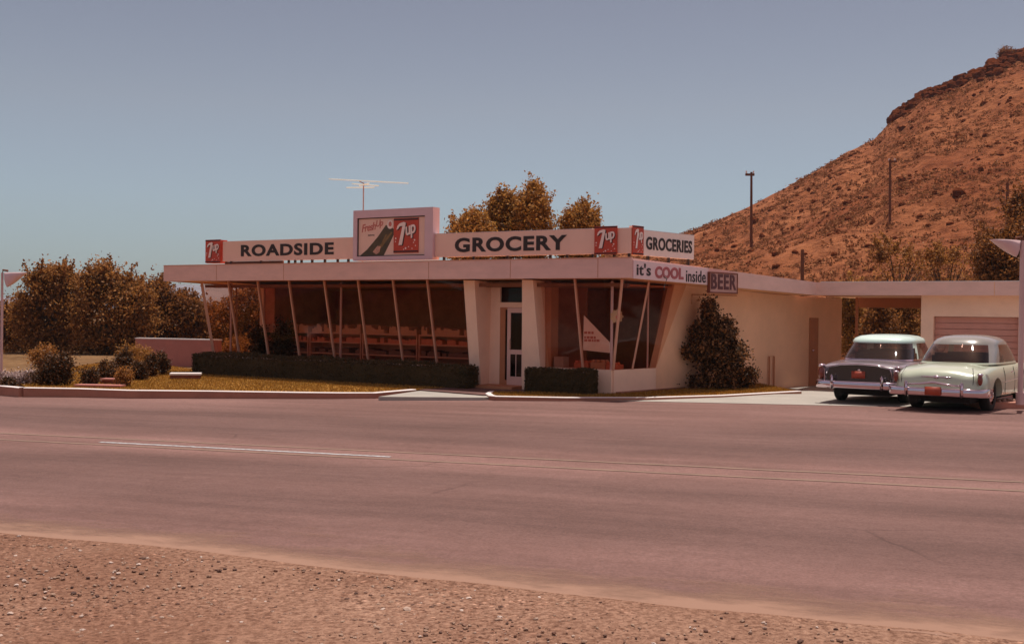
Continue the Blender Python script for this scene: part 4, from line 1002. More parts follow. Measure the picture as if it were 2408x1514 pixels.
def hedge(label, x0, x1, y0, y1, z0a, z1a, z1b, n, seed):
    t = thing('hedge', label, 'hedge', B, ((x0 + x1) / 2, (y0 + y1) / 2, z0a), 'clipped hedges under the windows')
    rnd = np.random.RandomState(seed); P = rnd.rand(n, 3)
    # push most leaves to the skin of the box
    ax = rnd.randint(0, 3, n); m_s = rnd.rand(n) < .8
    side = (rnd.rand(n) < .5).astype(float)
    for a in range(3):
        k = m_s & (ax == a); P[k, a] = np.clip(side[k] + rnd.normal(0, .006 if a == 0 else .05, k.sum()), -.06 if a else -.01, 1.08 if a else 1.01)
    X_ = x0 + P[:, 0] * (x1 - x0); Yy = y0 + P[:, 1] * (y1 - y0) + .03 * np.sin(X_ * 3.1)
    zt_ = z1a + (z1b - z1a) * P[:, 0] + .025 * np.sin(X_ * 2.1) + .012 * np.sin(X_ * 7.)
    Z_ = z0a + P[:, 2] * (zt_ - z0a)
    pts = np.stack([X_, Yy, Z_], 1); Bm = np.array(B); pts = pts @ Bm[:3, :3].T + Bm[:3, 3]
    V, F = leaf_cloud(pts, .028 * rnd.uniform(.6, 1.3, n), seed); fast_mesh('foliage', V, F, M_['leaf_hedge'], t)
    MB().box(x0 + .06, x1 - .06, y0 + .06, y1 - .06, z0a, min(z1a, z1b) - .06).build('branches', M_['leaf_hedge'], t, B)
hx0 = at(452, 860, B, -1.0)[0]; hx1 = at(1112, 880, B, -.5)[0]
print('hedge', hx0, hx1)
hedge('long low dark clipped hedge under the wide shop window', hx0, hx1, -.95, -.35, -.1, .58, .52, 42000, 80)
hs0 = at(1248, 890, B, -.5)[0]; hs1 = at(1397, 890, B, -.5)[0]
hedge('short dark clipped hedge right of the doorway', hs0, hs1, -.75, -.3, -.1, .52, .52, 12000, 81)
# climbing bush at side wall
bs = S @ Vector((AS(1690, 905, .40)[0], .35, -.05)); D = bs.y; s = D / 2600.
def vb(x, y, w, h, off=0.):
    q = far(x, y, D); return (q.x - bs.x, off, q.z - bs.z, w * s, .5, h * s)
shrub('climbing_bush', 'tall pointed dark bush against the side wall with sunlit right edge', bs, [vb(1665, 722, 8, 16), vb(1672, 745, 18, 18), vb(1692, 770, 34, 26), vb(1652, 788, 30, 20), vb(1638, 818, 28, 24), vb(1704, 815, 40, 36), vb(1735, 835, 14, 22), vb(1682, 850, 44, 36), vb(1712, 868, 30, 32), vb(1665, 898, 64, 10), vb(1615, 825, 8, 14), vb(1640, 770, 10, 8)], 'leaf_vine', .042, 330, 60, .085, 90, cat='bush')
b, bl = sb(1758, 914, [(1758, 887, 26, 24), (1722, 896, 20, 14)])
shrub('shrub', 'small round shrub at the foot of the climbing bush', b, bl, 'leaf_vine', .03, 90, 55, .06, 91)

# ------------------------------------------------------------------ low brick boxes, pink wall, ledge
def wbox(name, lab, cat, p0, p1, dep, z0, z1, mat, cap=None, yaw=None):
    a = hit_z(*p0, z0); c = hit_z(*p1, z0); x = Vector((c.x - a.x, c.y - a.y, 0)); L = x.length; F = frame(Vector((a.x, a.y, 0)), x.normalized())
    t = thing(name, lab, cat, F, (0, 0, z0))
    MB().box(0, L, 0, dep, z0 - .15, z1).build('wall', M_[mat], t, F)
    if cap: MB().box(-.02, L + .02, -.02, dep + .02, z1, z1 + .045).build('cap', M_[cap], t, F)
    return t
wbox('planter_box', 'low dark brick planter box by the kerb', 'planter', (176, 926), (281, 928), .30, -.22, -.035, 'brick', 'wallpink')
wbox('planter_box', 'small raised brick box behind the kerb planter', 'planter', (236, 905), (280, 906), .3, -.08, .04, 'brick', 'wallpink')
wbox('garden_wall', 'low pink wall with white top edge beyond the shrubs', 'wall', (318, 856), (512, 862), .25, -.3, .70, 'wallpink', 'wallcap')
wbox('garden_ledge', 'low concrete ledge, lit top painted white, left of the long hedge', 'ledge', (400, 892), (470, 892), .5, -.06, .06, 'brick', 'wallcap')  # white cap paints in the sunlit top of the step

# ------------------------------------------------------------------ pump island at right
isl = thing('pump_island', 'low reddish concrete island in front of the garage at the right edge', 'kerb island', B, (12, .6, -.1))
ip0 = Bi @ hit_z(2303, 963, -.04); ip1 = Bi @ hit_z(2420, 964, -.03)
ia = Vector((ip0.x, ip0.y)); ib = Vector((ip1.x, ip1.y)); dr = (ib - ia).normalized(); nr = Vector((-dr.y, dr.x)); ib = ia + dr * 3.2
poly = [tuple(ia), tuple(ib), tuple(ib + nr * 1.0), tuple(ia + nr * 1.0)]
MB().prism_z(poly, -.3, .12).build('kerb_block', pm('island red concrete', (.46, .21, .15), .85, .15, 2, .006, bscale=30), isl, B)
m = MB(); rn = random.Random(3)
for i in range(60):
    u, w = rn.random() * 3.0 + .1, rn.random() * .8 + .1; p = ia + dr * u + nr * w; m.ball((p.x, p.y, .13), (rn.uniform(.03, .07), rn.uniform(.03, .07), rn.uniform(.02, .05)), 6, 4)
m.build('rocks', M_['stone'], isl, B)

# ------------------------------------------------------------------ forecourt lamps
def lamp(label, base, top, pr, length, left, yaw, hh):
    t = thing('street_lamp', label, 'street lamp', I4, base, 'forecourt lamps with pointed shades')
    b = Vector(base); h = top
    MB().tube([b, b + Vector((0, 0, .25)), b + Vector((0, 0, .26)), b + Vector((0, 0, h))], [pr * 1.6, pr * 1.6, pr, pr * .9], 12).build('pole', M_['post'], t)
    sx = -1 if left else 1; c, s_ = math.cos(yaw) * sx, math.sin(yaw) * sx
    v = []; nu, nv = 18, 12
    # pointed gull-wing shade: flat lid, belly deepest near the pole
    for i in range(nu + 1):
        u = i / nu; wd = .34 * length * math.sin(math.pi * min(u * .92 + .06, 1)) ** .8 if u < 1 else 0.003
        dp = hh * max(1 - u ** 1.5, 0) ** 1.1 * min(1, (u + .04) * 7) ** .5
        for k in range(nv + 1):
            a = math.pi * k / nv; y_ = wd * math.cos(a) * .8; z_ = -dp * math.sin(a) ** .8
            X_ = .06 + u * length; v.append(b + Vector((X_ * c - y_ * s_, X_ * s_ + y_ * c, h + z_ + .02 * u)))
    f = [(i * (nv + 1) + k, (i + 1) * (nv + 1) + k, (i + 1) * (nv + 1) + k + 1, i * (nv + 1) + k + 1) for i in range(nu) for k in range(nv)]
    f += [(i * (nv + 1), i * (nv + 1) + nv, (i + 1) * (nv + 1) + nv, (i + 1) * (nv + 1)) for i in range(nu)]
    mkobj('lamp_shade', v, f, M_['lampw'], t, True)
    p0 = b + Vector((0, 0, h - .05)); p1 = b + Vector((.10 * c, .10 * s_, h + .05)); MB().tube([p0, p0 + Vector((.02 * c, 0, .12)), p1 + Vector((.05 * c, 0, .0))], .03, 8).build('bracket', M_['wood'], t)
bp_ = gnd(3, 905, -.2); q = far(6, 650, bp_.y)
lamp('forecourt lamp at the far left edge, pointed shade facing right', bp_, q.z - bp_.z + .1, .035, 52 * bp_.y / 2600., False, .1, 36 * bp_.y / 2600.)
lp_ = hit_z(2404, 951, .12); lpy = lp_.y
q = far(2405, 566, lpy); bp_ = Vector((q.x, q.y, .12))
lamp('forecourt lamp at the right edge on its thick pale pole, pointed shade facing left', bp_, q.z - bp_.z, .055, .62, True, -.05, .36)

# ------------------------------------------------------------------ cars
def sbox(name, lo, hi, mat, parent, F, bev=.02):
    bm = bmesh.new(); bmesh.ops.create_cube(bm, size=1)
    for v in bm.verts: v.co = Vector([(lo[i] + hi[i]) / 2 + v.co[i] * (hi[i] - lo[i]) for i in range(3)])
    bmesh.ops.bevel(bm, geom=bm.edges[:], offset=bev, segments=2, affect='EDGES')
    v = [F @ p.co.copy() for p in bm.verts]; f = [tuple(q.index for q in p.verts) for p in bm.faces]; bm.free()
    return mkobj(name, v, f, mat, parent, True)
def car(label, P0, yaw, kind):
    d = Vector((math.sin(yaw), math.cos(yaw), 0)); xr_ = Vector((math.cos(yaw), -math.sin(yaw), 0))
    F = frame(P0, xr_); t = thing('parked_car', label, 'car', F, (0, 0, 0), 'sedans parked nose-in beside the store')
    wag = kind == 'dark'
    # body
    if wag:
        st = [(-.00, .80, .86, .80, .36), (.05, .88, .90, .84, .34), (.25, .93, .93, .885, .31), (.8, .945, .955, .92, .29), (1.4, .945, .99, .94, .28), (2.2, .94, 1.0, .95, .27), (3.5, .94, 1.0, .95, .27), (4.0, .93, .98, .95, .27), (4.55, .91, .93, .93, .29), (4.85, .86, .86, .86, .33), (4.98, .72, .76, .72, .40)]
    else:
        st = [(-.02, .66, .74, .62, .42), (.04, .80, .84, .74, .37), (.20, .885, .92, .83, .32), (.6, .915, .985, .89, .29), (1.15, .925, 1.01, .915, .28), (2.0, .93, 1.01, .93, .27), (3.4, .93, 1.01, .94, .27), (3.95, .92, 1.0, .95, .27), (4.5, .90, .96, .92, .29), (4.85, .85, .88, .83, .33), (4.98, .70, .76, .68, .40)]
    def section(y, w, tp, sh, bo):
        pts = [(0, tp), (.42 * w, tp - .010), (.72 * w, tp - (.035 if wag else .075)), (.90 * w, sh + (0 if wag else .015)), (.975 * w, sh - .10), (1.0 * w, sh - .24), (1.0 * w, .48), (.99 * w, bo + .07), (.93 * w, bo), (0, bo)]
        r_ = [(x, y, z) for x, z in pts]; l_ = [(-x, y, z) for x, z in pts[1:-1]][::-1]
        return r_ + l_
    v = []; n = 18
    for q in st: v += section(*q)
    f = [(i * n + k, i * n + (k + 1) % n, (i + 1) * n + (k + 1) % n, (i + 1) * n + k) for i in range(len(st) - 1) for k in range(n)]
    def capi(i, rev):     # quad strips close the end so that subdivision stays smooth
        b_ = i * n; out = []
        for k in range(0, 9):
            a, c = b_ + k, b_ + (n - k) % n; a2, c2 = b_ + k + 1, b_ + n - k - 1
            q = (a, a2, c2, c) if k else (a, a2, c2)
            if a2 == c2: q = (a, a2, c)
            out.append(tuple(reversed(q)) if rev else q)
        return out
    f += capi(0, False) + capi(len(st) - 1, True)
    me = bpy.data.meshes.new('tmp'); me.from_pydata(v, [], f); bm = bmesh.new(); bm.from_mesh(me); bmesh.ops.recalc_face_normals(bm, faces=bm.faces[:]); bm.to_mesh(me); bm.free()
    o = bpy.data.objects.new('tmp', me); COL.objects.link(o)
    sub = o.modifiers.new('s', 'SUBSURF'); sub.levels = 3; sub.render_levels = 3
    cutters = []
    for wy in (1.12, 4.02):
        cm = MB(); cm.add([], [])
        N = 32; rr = .40
        prof = [(wy + rr * math.cos(2 * math.pi * k / N), .34 + (rr if not (wy < 2 and not wag) else rr * .92) * math.sin(2 * math.pi * k / N)) for k in range(N)]
        for sx in (-1, 1):
            vv = [(sx * .62, y, z) for y, z in prof] + [(sx * 1.2, y, z) for y, z in prof]
            ff = [tuple(range(N)), tuple(range(2 * N - 1, N - 1, -1))] + [(i, i + N, (i + 1) % N + N, (i + 1) % N) for i in range(N)]
            cm.add(vv, ff)
        m2 = bpy.data.meshes.new('c'); m2.from_pydata(cm.v, [], cm.f); b2 = bmesh.new(); b2.from_mesh(m2); bmesh.ops.recalc_face_normals(b2, faces=b2.faces[:]); b2.to_mesh(m2); b2.free()
        co = bpy.data.objects.new('c', m2); COL.objects.link(co); cutters.append(co)
        bo = o.modifiers.new('b', 'BOOLEAN'); bo.object = co; bo.operation = 'DIFFERENCE'; bo.solver = 'EXACT'
    dg = bpy.context.evaluated_depsgraph_get(); dg.update(); ev = bpy.data.meshes.new_from_object(o.evaluated_get(dg))
    bv = [F @ p.co.copy() for p in ev.vertices]; bf = [tuple(p.vertices) for p in ev.polygons]
    for c_ in cutters + [o]: bpy.data.objects.remove(c_)
    bodym = M_['greydeck'] if wag else M_['mint']
    body = mkobj('body', bv, bf, bodym, t, True)
    body.data.set_sharp_from_angle(angle=R(35))
    MB().box(-.60, .60, .25, 4.7, .20, .32).build('underbody', M_['under'], t, F)
    MB().tube([(-.38, -.08, .22), (-.38, .5, .22)], .028, 8).build('exhaust_pipe', M_['under'], t, F)
    # wheels
    for sx in (-1, 1):
        for wy in (1.12, 4.02):
            w0, w1 = (sx * .62, sx * .82); N = 28
            wh = MB()
            prof = [(.20, w0), (.31, w0), (.345, w0 + sx * .03), (.345, w1 - sx * .03), (.31, w1), (.20, w1 - sx * .01)]
            vv = []
            for k in range(N):
                a = 2 * math.pi * k / N
                vv += [(x, wy + r * math.cos(a), .345 + r * math.sin(a)) for r, x in prof]
            L = len(prof); ff = [(k * L + i, ((k + 1) % N) * L + i, ((k + 1) % N) * L + i + 1, k * L + i + 1) for k in range(N) for i in range(L - 1)]
            wh = thing_part(t, 'wheel', F)
            MB().add(vv, ff).build('tyre', M_['tyre'], wh, F, True)
            rim = MB(); prof = [(.21, w1 - sx * .015), (.15, w1 - sx * .035), (.12, w1 + sx * .0), (.05, w1 + sx * .012), (.001, w1 + sx * .014)]; vv = []
            for k in range(N):
                a = 2 * math.pi * k / N; vv += [(x, wy + r * math.cos(a), .345 + r * math.sin(a)) for r, x in prof]
            L = len(prof); ff = [(k * L + i, ((k + 1) % N) * L + i, ((k + 1) % N) * L + i + 1, k * L + i + 1) for k in range(N) for i in range(L - 1)]
            rim.add(vv, ff).build('hubcap', M_['chrome'], wh, F, True)
    # greenhouse
    if wag: rings = [(.955, 2.48, 1.42, .84), (.985, 2.48, 1.40, .83), (1.12, 2.49, 1.25, .79), (1.24, 2.50, 1.10, .745), (1.345, 2.50, .99, .715), (1.385, 2.50, .985, .725), (1.45, 2.52, .93, .69), (1.505, 2.52, .80, .58), (1.535, 2.52, .55, .38), (1.545, 2.52, .25, .16)]
    else: rings = [(.965, 2.45, 1.40, .80), (1.0, 2.45, 1.38, .79), (1.14, 2.47, 1.26, .76), (1.27, 2.49, 1.12, .72), (1.37, 2.50, 1.0, .68), (1.41, 2.50, .97, .67), (1.48, 2.51, .88, .61), (1.535, 2.52, .72, .48), (1.565, 2.52, .48, .31), (1.575, 2.52, .22, .14)]
    N = 96
    def ringpt(rg, k):
        z, yc, L, w = rg; a = 2 * math.pi * k / N; ex_ = (.42 + .10 * min((z - .96) / .5, 1)) if wag else (.46 + .20 * min((z - .96) / .5, 1))
        cx = math.copysign(abs(math.cos(a)) ** ex_, math.cos(a)); sy = math.copysign(abs(math.sin(a)) ** ex_, math.sin(a))
        crown_ = 0
        return (w * cx, yc + L * sy, z + crown_)
    gv = [ringpt(rg, k) for rg in rings for k in range(N)]
    groups = {}
    for j in range(len(rings) - 1):
        for k in range(N):
            q = (j * N + k, j * N + (k + 1) % N, (j + 1) * N + (k + 1) % N, (j + 1) * N + k)
            a0 = ringpt(rings[1], k); a1 = ringpt(rings[1], (k + 1) % N); x_, y_ = (a0[0] + a1[0]) / 2, (a0[1] + a1[1]) / 2
            key = 'roof'
            if 1 <= j <= 3:
                if y_ < 1.30 and abs(x_) < .74: key = 'rear_window'
                elif wag and y_ < (0, 1.80, 1.70, 1.54)[j]: key = 'rear_window'
                elif wag and y_ < 1.86: key = 'roof'
                elif y_ > 3.62: key = 'windscreen' if abs(x_) < .72 else 'roof'
                elif (1.78 if not wag else 1.72) < y_ < 2.50: key = 'side_window_rear%d' % (x_ > 0)
                elif 2.60 < y_ < 3.42: key = 'side_window_front%d' % (x_ > 0)
                if key.startswith('side') and False: key = 'roof'
            elif j == 0: key = 'base'
            groups.setdefault(key, []).append(q)
    groups.setdefault('roof', []).append(tuple((len(rings) - 1) * N + k for k in range(N)))
    for key, fs in groups.items():
        used = sorted({i for q in fs for i in q}); mp = {i: n_ for n_, i in enumerate(used)}
        nm = 'roof' if key == 'roof' else 'window_base' if key == 'base' else key if not key.startswith('side') else 'side_window'
        mt = M_['carglass'] if 'wind' in key and key != 'base' else (M_['whiteroof'] if wag else M_['greyroof']) if key == 'roof' else M_['chrome'] if wag else bodym
        if key in ('windscreen', 'rear_window') or key.startswith('side'): mt = M_['carglass']
        mkobj(nm, [F @ Vector(gv[i]) for i in used], [tuple(mp[i] for i in q) for q in fs], mt, t, True)
    # seats
    for y0 in (1.75, 2.75):
        sbox('seat', (-.62, y0, .55), (.62, y0 + .18, 1.18), M_['seat'], t, F, .06); sbox('seat', (-.62, y0, .35), (.62, y0 + .6, .60), M_['seat'], t, F, .06)
    # bumper
    def bumper(pts, hz, hh, th, name='rear_bumper'):
        vv = []; NN = 12
        for (x, y) in pts:
            for k in range(NN):
                a = 2 * math.pi * k / NN; ca, sa = math.cos(a), math.sin(a)
                vv.append((x, y + th * math.copysign(abs(ca) ** .7, ca), hz + hh * math.copysign(abs(sa) ** .7, sa)))
        L = len(pts); ff = [(i * NN + k, i * NN + (k + 1) % NN, (i + 1) * NN + (k + 1) % NN, (i + 1) * NN + k) for i in range(L - 1) for k in range(NN)]
        ff += [tuple(range(NN)), tuple(range((L - 1) * NN, L * NN))]
        return MB().add(vv, ff).build(name, M_['chrome'], t, F, True)
    pts = [(-.99, .45), (-.99, .16), (-.96, .02), (-.88, -.08), (-.6, -.14), (-.3, -.165), (0, -.17), (.3, -.165), (.6, -.14), (.88, -.08), (.96, .02), (.99, .16), (.99, .45)]
    bz = .44 if wag else .43
    rb = bumper(pts, bz, .085, .04)
    for sx in (-1, 1):
        sbox('overrider', (sx * .55 - .03, -.235, bz - .10), (sx * .55 + .03, -.14, bz + .22), M_['chrome'], t, F, .022)
    if not wag:
        MB().tube([(-.55, -.20, bz + .14), (-.28, -.21, bz + .16), (0, -.215, bz + .20), (.28, -.21, bz + .16), (.55, -.20, bz + .14)], [.014, .02, .028, .02, .014], 10).build('bumper_guard_bar', M_['chrome'], t, F, True)
    # licence plate and lamp
    if wag: lp = sbox('license_plate', (-.15, -.06, .585), (.15, -.045, .745), M_['plate'], t, F, .004); MB().ball((0.02, -.07, .77), (.04, .03, .02), 8, 5).build('plate_lamp', M_['chrome'], t, F)
    else: lp = sbox('license_plate', (-.16, -.245, .37), (.16, -.225, .54), M_['plate'], t, F, .004)
    if not wag:
        e_ = MB()
        for sx in (-1, 1): e_.ball((sx * .14, -.012, .73), (.17, .018, .016), 16, 8)
        e_.ball((0, -.02, .73), (.07, .03, .035), 14, 8); e_.ball((.21, -.022, .725), (.035, .028, .03), 12, 8)
        e_.build('boot_handle', M_['chrome'], t, F, True)
        for sx in (-1, 1):
            MB().ball((sx * .835, .06, .70), (.052, .055, .115), 14, 10).build('tail_lamp', M_['tail'], t, F, True)
            MB().ball((sx * .835, .07, .80), (.058, .07, .035), 14, 8).build('lamp_bezel', M_['chrome'], t, F, True)
        # boot lid seam
        for sx in (-1, 1): MB().tube([(sx * .70, .03, .50), (sx * .72, .02, .74), (sx * .66, .19, .925)], .006, 5).build('boot_seam', M_['under'], t, F)
    else:
        # dark recessed rear panel framed by the pale deck and tall tail lamp housings
        pv = [(-.66, .42), (.66, .42), (.72, .62), (.66, .80), (.40, .865), (0, .885), (-.40, .865), (-.66, .80), (-.72, .62)]
        MB().prism_y(pv, -.045, .02).build('rear_panel', M_['darkpaint'], t, F)
        hood = [(x, .05 if False else -.04, z + .0) for x, z in [(-.74, .60), (-.69, .81), (-.42, .885), (0, .905), (.42, .885), (.69, .81), (.74, .60)]]
        MB().tube(hood, .014, 8).build('panel_trim', M_['chrome'], t, F, True)
        for sx in (-1, 1):
            MB().ball((sx * .845, .02, .68), (.075, .07, .15), 14, 10).build('tail_lamp', M_['tail'], t, F, True)
            MB().ball((sx * .845, .05, .845), (.085, .11, .04), 14, 8).build('lamp_bezel', M_['chrome'], t, F, True)
            MB().tube([(sx * .76, -.03, .44), (sx * .77, -.045, .80)], .012, 6).build('panel_trim', M_['chrome'], t, F)
    # door seams, handles, side trim, wing mirror
    for sx in (-1, 1):
        for y in (1.72, 2.56, 3.45):
            s_ = MB(); s_.tube([(sx * .928, y, .34), (sx * (.938 if wag else .928), y, .60), (sx * (.935 if wag else .922), y, .75), (sx * .885, y, .91)], .005, 5); s_.build('door_seam', M_['under'], t, F)
        MB().tube([(sx * .936, 2.20, .80), (sx * .95, 2.24, .805), (sx * .95, 2.36, .805), (sx * .936, 2.40, .80)], .012, 6).build('door_handle', M_['chrome'], t, F, True)
        MB().tube([(sx * (.945 if wag else .934), y, z) for y, z in ((1.6, .60), (2.5, .63), (4.4, .69))], .008, 6).build('side_trim', M_['chrome'], t, F)
        MB().ball((sx * .86, 4.93, .74), (.10, .06, .10), 14, 8).build('headlight', M_['chrome'], t, F, True)
    # rear window surround
    zr_, yr_ = (1.39, 1.50) 
    return t
def thing_part(parent, name, F):
    o = bpy.data.objects.new(name, None); COL.objects.link(o); o.parent = parent; WM[o.name] = WM[parent.name]; o.empty_display_size = .1; return o
def park(px, py, z, yaw):       # from the spot where the left rear tyre touches the ground
    p = hit_z(px, py, z); d = Vector((math.sin(yaw), math.cos(yaw), 0)); x = Vector((math.cos(yaw), -math.sin(yaw), 0))
    return p + x * .72 - d * 1.0
car('dark sedan with white roof and black rear panel, parked nearer the side wall', park(1975, 941, -.05, R(33.5)), R(33.5), 'dark')
car('mint green sedan with grey roof and chrome boot handle, nearer the road', park(2152, 958, -.04, R(37)), R(37), 'mint')

# ------------------------------------------------------------------ hill
sil = [(1300, 640), (1420, 605), (1520, 572), (1600, 548), (1680, 520), (1760, 487), (1830, 452), (1900, 412), (1980, 360), (2050, 325), (2100, 272), (2170, 222), (2230, 200), (2300, 168), (2360, 135), (2408, 118), (2500, 90), (2700, 40), (3000, 10), (3400, 120), (3900, 420)]
def sil_y(px):
    if px <= sil[0][0]: return sil[0][1] + (sil[0][0] - px) * .5
    for a, c in zip(sil[:-1], sil[1:]):
        if px <= c[0]: return a[1] + (c[1] - a[1]) * (px - a[0]) / (c[0] - a[0])
    return sil[-1][1]
from mathutils import noise as mnoise
HP = np.linspace(1150, 3900, 420); HT = np.linspace(0, 1, 150)
def hill_pt(px, t, rough=True):
    Dr = 150.; Df = 52.; D = Df + (Dr - Df) * t
    ry = sil_y(px); zr_ = EYE + ((738 + .0123 * (px - 1204)) - ry) / 2600. * Dr
    zr_ = max(zr_, -.5)
    prof = (t ** 1.08) if t <= 1 else 1 - (t - 1) * .8
    ang = ray(px, 700); x = ang.x / ang.y * D
    z = -.45 + (zr_ + .45) * prof
    if rough:
        a = min(t * 3, 1) * min(max((1.0 - t) * 6, .25), 1)
        z += a * (1.5 * mnoise.fractal(Vector((x * .05, D * .05, 3)), 1., 2., 4) + .35 * mnoise.fractal(Vector((x * .35, D * .35, 9)), .8, 2., 4))
        if t > .93 and px > 2080: z += .5 * abs(mnoise.noise(Vector((x * .5, D * .3, 1)))) 
    return Vector((x, D, z))
hv = []; tt = list(HT) + [1.15, 1.6, 2.2]
for t in tt:
    for p in HP: hv.append(hill_pt(p, t))
nxh = len(HP); hf = [(j * nxh + i, j * nxh + i + 1, (j + 1) * nxh + i + 1, (j + 1) * nxh + i) for j in range(len(tt) - 1) for i in range(nxh - 1)]
def hill_mat():
    m, n, l, b = nodes('dry hillside')
    tc = n.new('ShaderNodeTexCoord')
    def noise(s, d=8, r=.65, st=(1, 1, 1)):
        t = n.new('ShaderNodeTexNoise'); t.inputs['Scale'].default_value = s; t.inputs['Detail'].default_value = d; t.inputs['Roughness'].default_value = r
        mp = n.new('ShaderNodeMapping'); mp.inputs['Scale'].default_value = st; l.new(tc.outputs['Object'], mp.inputs[0]); l.new(mp.outputs[0], t.inputs['Vector']); return t
    a = noise(.09, 6, .6); r = n.new('ShaderNodeValToRGB'); r.color_ramp.elements[0].position = .35; r.color_ramp.elements[1].position = .65
    r.color_ramp.elements[0].color = (.27, .08, .030, 1); r.color_ramp.elements[1].color = (.42, .155, .066, 1); l.new(a.outputs['Fac'], r.inputs[0])
    s = noise(.75, 7, .75); r2 = n.new('ShaderNodeValToRGB'); r2.color_ramp.elements[0].position = .38; r2.color_ramp.elements[1].position = .56
    r2.color_ramp.elements[0].color = (.42, .34, .30, 1); r2.color_ramp.elements[1].color = (1.1, 1.1, 1.1, 1); l.new(s.outputs['Fac'], r2.inputs[0])
    mx = n.new('ShaderNodeMix'); mx.data_type = 'RGBA'; mx.blend_type = 'MULTIPLY'; mx.inputs[0].default_value = .85
    l.new(r.outputs[0], mx.inputs[6]); l.new(r2.outputs[0], mx.inputs[7]); l.new(mx.outputs[2], b.inputs['Base Color']); b.inputs['Roughness'].default_value = 1; b.inputs['Specular IOR Level'].default_value = .1
    bp = n.new('ShaderNodeBump'); bp.inputs['Distance'].default_value = .7; l.new(s.outputs['Fac'], bp.inputs['Height']); l.new(bp.outputs[0], b.inputs['Normal'])
    return m
ho = MB().add(hv, hf).build('hill', hill_mat(), smooth=True, origin=Vector((40, 100, 0))); tag(ho, kind='structure')
# scrub and boulders on the hill
rs = np.random.RandomState(7); pts = []; sz = []
for i in range(19000):
    px = rs.uniform(1240, 2700); t = rs.rand() ** .8 * 1.0; c_ = hill_pt(px, t)
    if mnoise.noise(Vector((c_.x * .11, c_.y * .11, 4))) + .35 * mnoise.noise(Vector((c_.x * .4, c_.y * .4, 7))) < rs.uniform(-.5, .35): continue
    r_ = rs.uniform(.14, .42) * (1.35 if rs.rand() < .12 else 1)
    k = 12; o_ = rs.normal(size=(k, 3)) * np.array([r_, r_, r_ * .55]) * .5; o_[:, 2] = np.abs(o_[:, 2]); pts.append(np.array(c_) + o_); sz.append(np.full(k, r_ * .30))
pts = np.vstack(pts); sz = np.concatenate(sz); V, F = leaf_cloud(pts, sz, 5, .7)
hs = thing('desert_scrub', 'low dry brown scrub dotted all over the hillside', 'scrub', I4, (40, 90, 0)); hs['kind'] = 'stuff'
o = fast_mesh('scrub', V, F, M_['scrub'], hs); bpy.data.objects.remove(hs); WM['scrub_root'] = I4
o.name = 'desert_scrub'; tag(o, 'low dry brown scrub dotted all over the hillside', 'scrub', kind='stuff')
o.matrix_world = Matrix.Translation((40, 90, 0))
def boulder_cluster(name, pts_r, seed, mat):
    rs = np.random.RandomState(seed); V = []; F = []
    for c, r in pts_r:
        bm = bmesh.new(); bmesh.ops.create_icosphere(bm, subdivisions=2, radius=1)
        sc_ = rs.uniform(.6, 1.3, 3); off = rs.uniform(0, 50)
        k = len(V)
        for v in bm.verts:
            p = v.co * (1 + .5 * mnoise.noise(v.co * 1.3 + Vector((off, 0, 0)))); V.append((c[0] + p.x * r * sc_[0], c[1] + p.y * r * sc_[1], c[2] + p.z * r * sc_[2] * .8))
        F += [tuple(q.index + k for q in p.verts) for p in bm.faces]; bm.free()
    return mkobj(name, V, F, mat, None, False)
rs = np.random.RandomState(31); L = []
for i in range(800):
    px = rs.uniform(2085, 2650); band = .03 + .055 * min(max((px - 2085) / 330, 0), 1) ** .8
    t = 1.0 - abs(rs.normal(0, .5)) * band * .8 - (0 if rs.rand() < .5 else .0); L.append((hill_pt(px, min(t, 1.0)), rs.uniform(.3, .95)))
tag(boulder_cluster('rock_outcrop', L, 1, M_['rock']), 'dark broken rock band along the crest of the hill', 'rocks', kind='stuff')
L = []
for i in range(800):
    px = rs.uniform(1300, 2650); t = rs.rand() ** .7 * .98
    if 1840 < px < 1935 and t < .3: continue
    L.append((hill_pt(px, t), rs.uniform(.10, .34) * (1.6 if rs.rand() < .06 else 1)))
tag(boulder_cluster('hillside_rocks', L, 2, M_['rock']), 'scattered dark stones lying over the dry hillside', 'rocks', kind='stuff')
# bare crest bush
c_ = hill_pt(2357, 1.0)
shrub('crest_bush', 'lone pale bush standing on the rocky crest of the hill', c_ + Vector((0, 0, -.2)), [(0, 0, .75, 1.1, .8, .75)], 'scrub', .12, 60, 24, .25, 95, cat='bush')

c_ = far(2366, 412, 96.)
shrub('hillside_bush', 'dark bush alone on the upper slope near the right edge', c_ + Vector((0, 0, -.3)), [(0, 0, .7, .95, .8, .62), (-.7, 0, .9, .5, .5, .4), (.7, 0, .45, .6, .5, .4)], 'leaf_dark', .10, 60, 24, .2, 96, cat='bush')
# utility poles
def pole(label, px, ytop, ybase, D, arm, rad=.13):
    p = far(px, ybase, D); q = far(px, ytop, D); t = thing('utility_pole', label, 'pole', I4, p, 'wooden poles before the hill')
    MB().tube([p + Vector((0, 0, -1.0)), q], [rad, rad * .75], 10).build('post', M_['wood'], t)
    if arm:
        s = D / 2600.; MB().box(q.x - arm[0] * s, q.x + arm[1] * s, q.y - .06, q.y + .06, q.z - .25, q.z - .10).build('crossarm', M_['wood'], t)
        for k, xx in enumerate((-arm[0] * .85, arm[1] * .7)): MB().tube([(q.x + xx * s, q.y, q.z - .10), (q.x + xx * s, q.y, q.z + .08)], .05, 6).build('insulator', M_['white'], t)
pole('tall wooden pole with crossarm standing against the sky', 1767, 405, 547, 75, (14, 7), .10)
pole('bare wooden pole high on the hillside right of the crossarm pole', 2093, 375, 512, 88, (3, 16), .11)
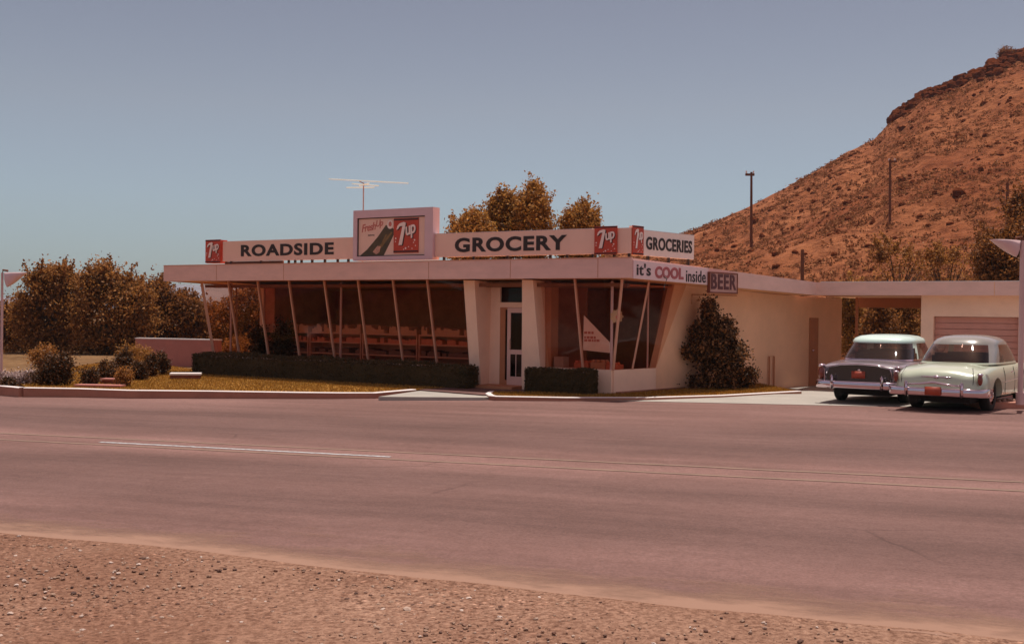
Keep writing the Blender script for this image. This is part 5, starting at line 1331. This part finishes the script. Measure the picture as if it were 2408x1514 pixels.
pole('short dark wooden pole just behind the carport roof corner', 1887, 587, 680, 48, None, .09)
pole('wooden pole at the right rising out of the dark tree', 2369, 430, 560, 70, None, .12)

# ------------------------------------------------------------------ distant mountains
mr = [(-500, 700), (-200, 712), (-60, 708), (0, 700), (60, 692), (150, 690), (260, 682), (380, 668), (430, 668), (520, 672), (620, 672), (760, 690), (900, 700), (1100, 715), (1400, 725), (1900, 740), (2600, 750)]
v = []; D = 2600.
def my(px):
    for a, c in zip(mr[:-1], mr[1:]):
        if px <= c[0]: return a[1] + (c[1] - a[1]) * (px - a[0]) / (c[0] - a[0])
    return mr[-1][1]
PX = np.linspace(-500, 2500, 200)
for px in PX:
    yy = my(px) + 3 * mnoise.noise(Vector((px * .02, 0, 0))) + 1.2 * mnoise.noise(Vector((px * .09, 5, 0)))
    ang = ray(px, 700); top = EYE + ((738 + .0123 * (px - 1204)) - yy) / 2600. * D
    for k in range(8):
        t = k / 7.; DD = D - 700 + 700 * t; v.append((ang.x / ang.y * DD, DD, -5 + (top + 5) * t ** 1.1 + (12 * mnoise.noise(Vector((px * .02, t * 4, 2))) * t * (1 - t) * 3)))
    v.append((ang.x / ang.y * (D + 500), D + 500, -5))
f = [(i * 9 + k, (i + 1) * 9 + k, (i + 1) * 9 + k + 1, i * 9 + k + 1) for i in range(len(PX) - 1) for k in range(8)]
tag(MB().add(v, f).build('hills', pm('distant range', (.20, .16, .18), 1, .25, .01), smooth=True), kind='structure')
if True:
    hz = MB().box(-3600, 4200, -300, 3600, -8, 260).build('haze', None); tag(hz, kind='stuff', label='thin pale air haze filling the valley', cat='haze')
    m = bpy.data.materials.new('haze air'); m.use_nodes = True; n = m.node_tree.nodes; n.clear()
    vo = n.new('ShaderNodeVolumePrincipled'); ou = n.new('ShaderNodeOutputMaterial'); vo.inputs['Color'].default_value = (.55, .80, .95, 1); vo.inputs['Density'].default_value = .00016; vo.inputs['Anisotropy'].default_value = .2
    m.node_tree.links.new(vo.outputs[0], ou.inputs['Volume']); hz.data.materials.append(m)
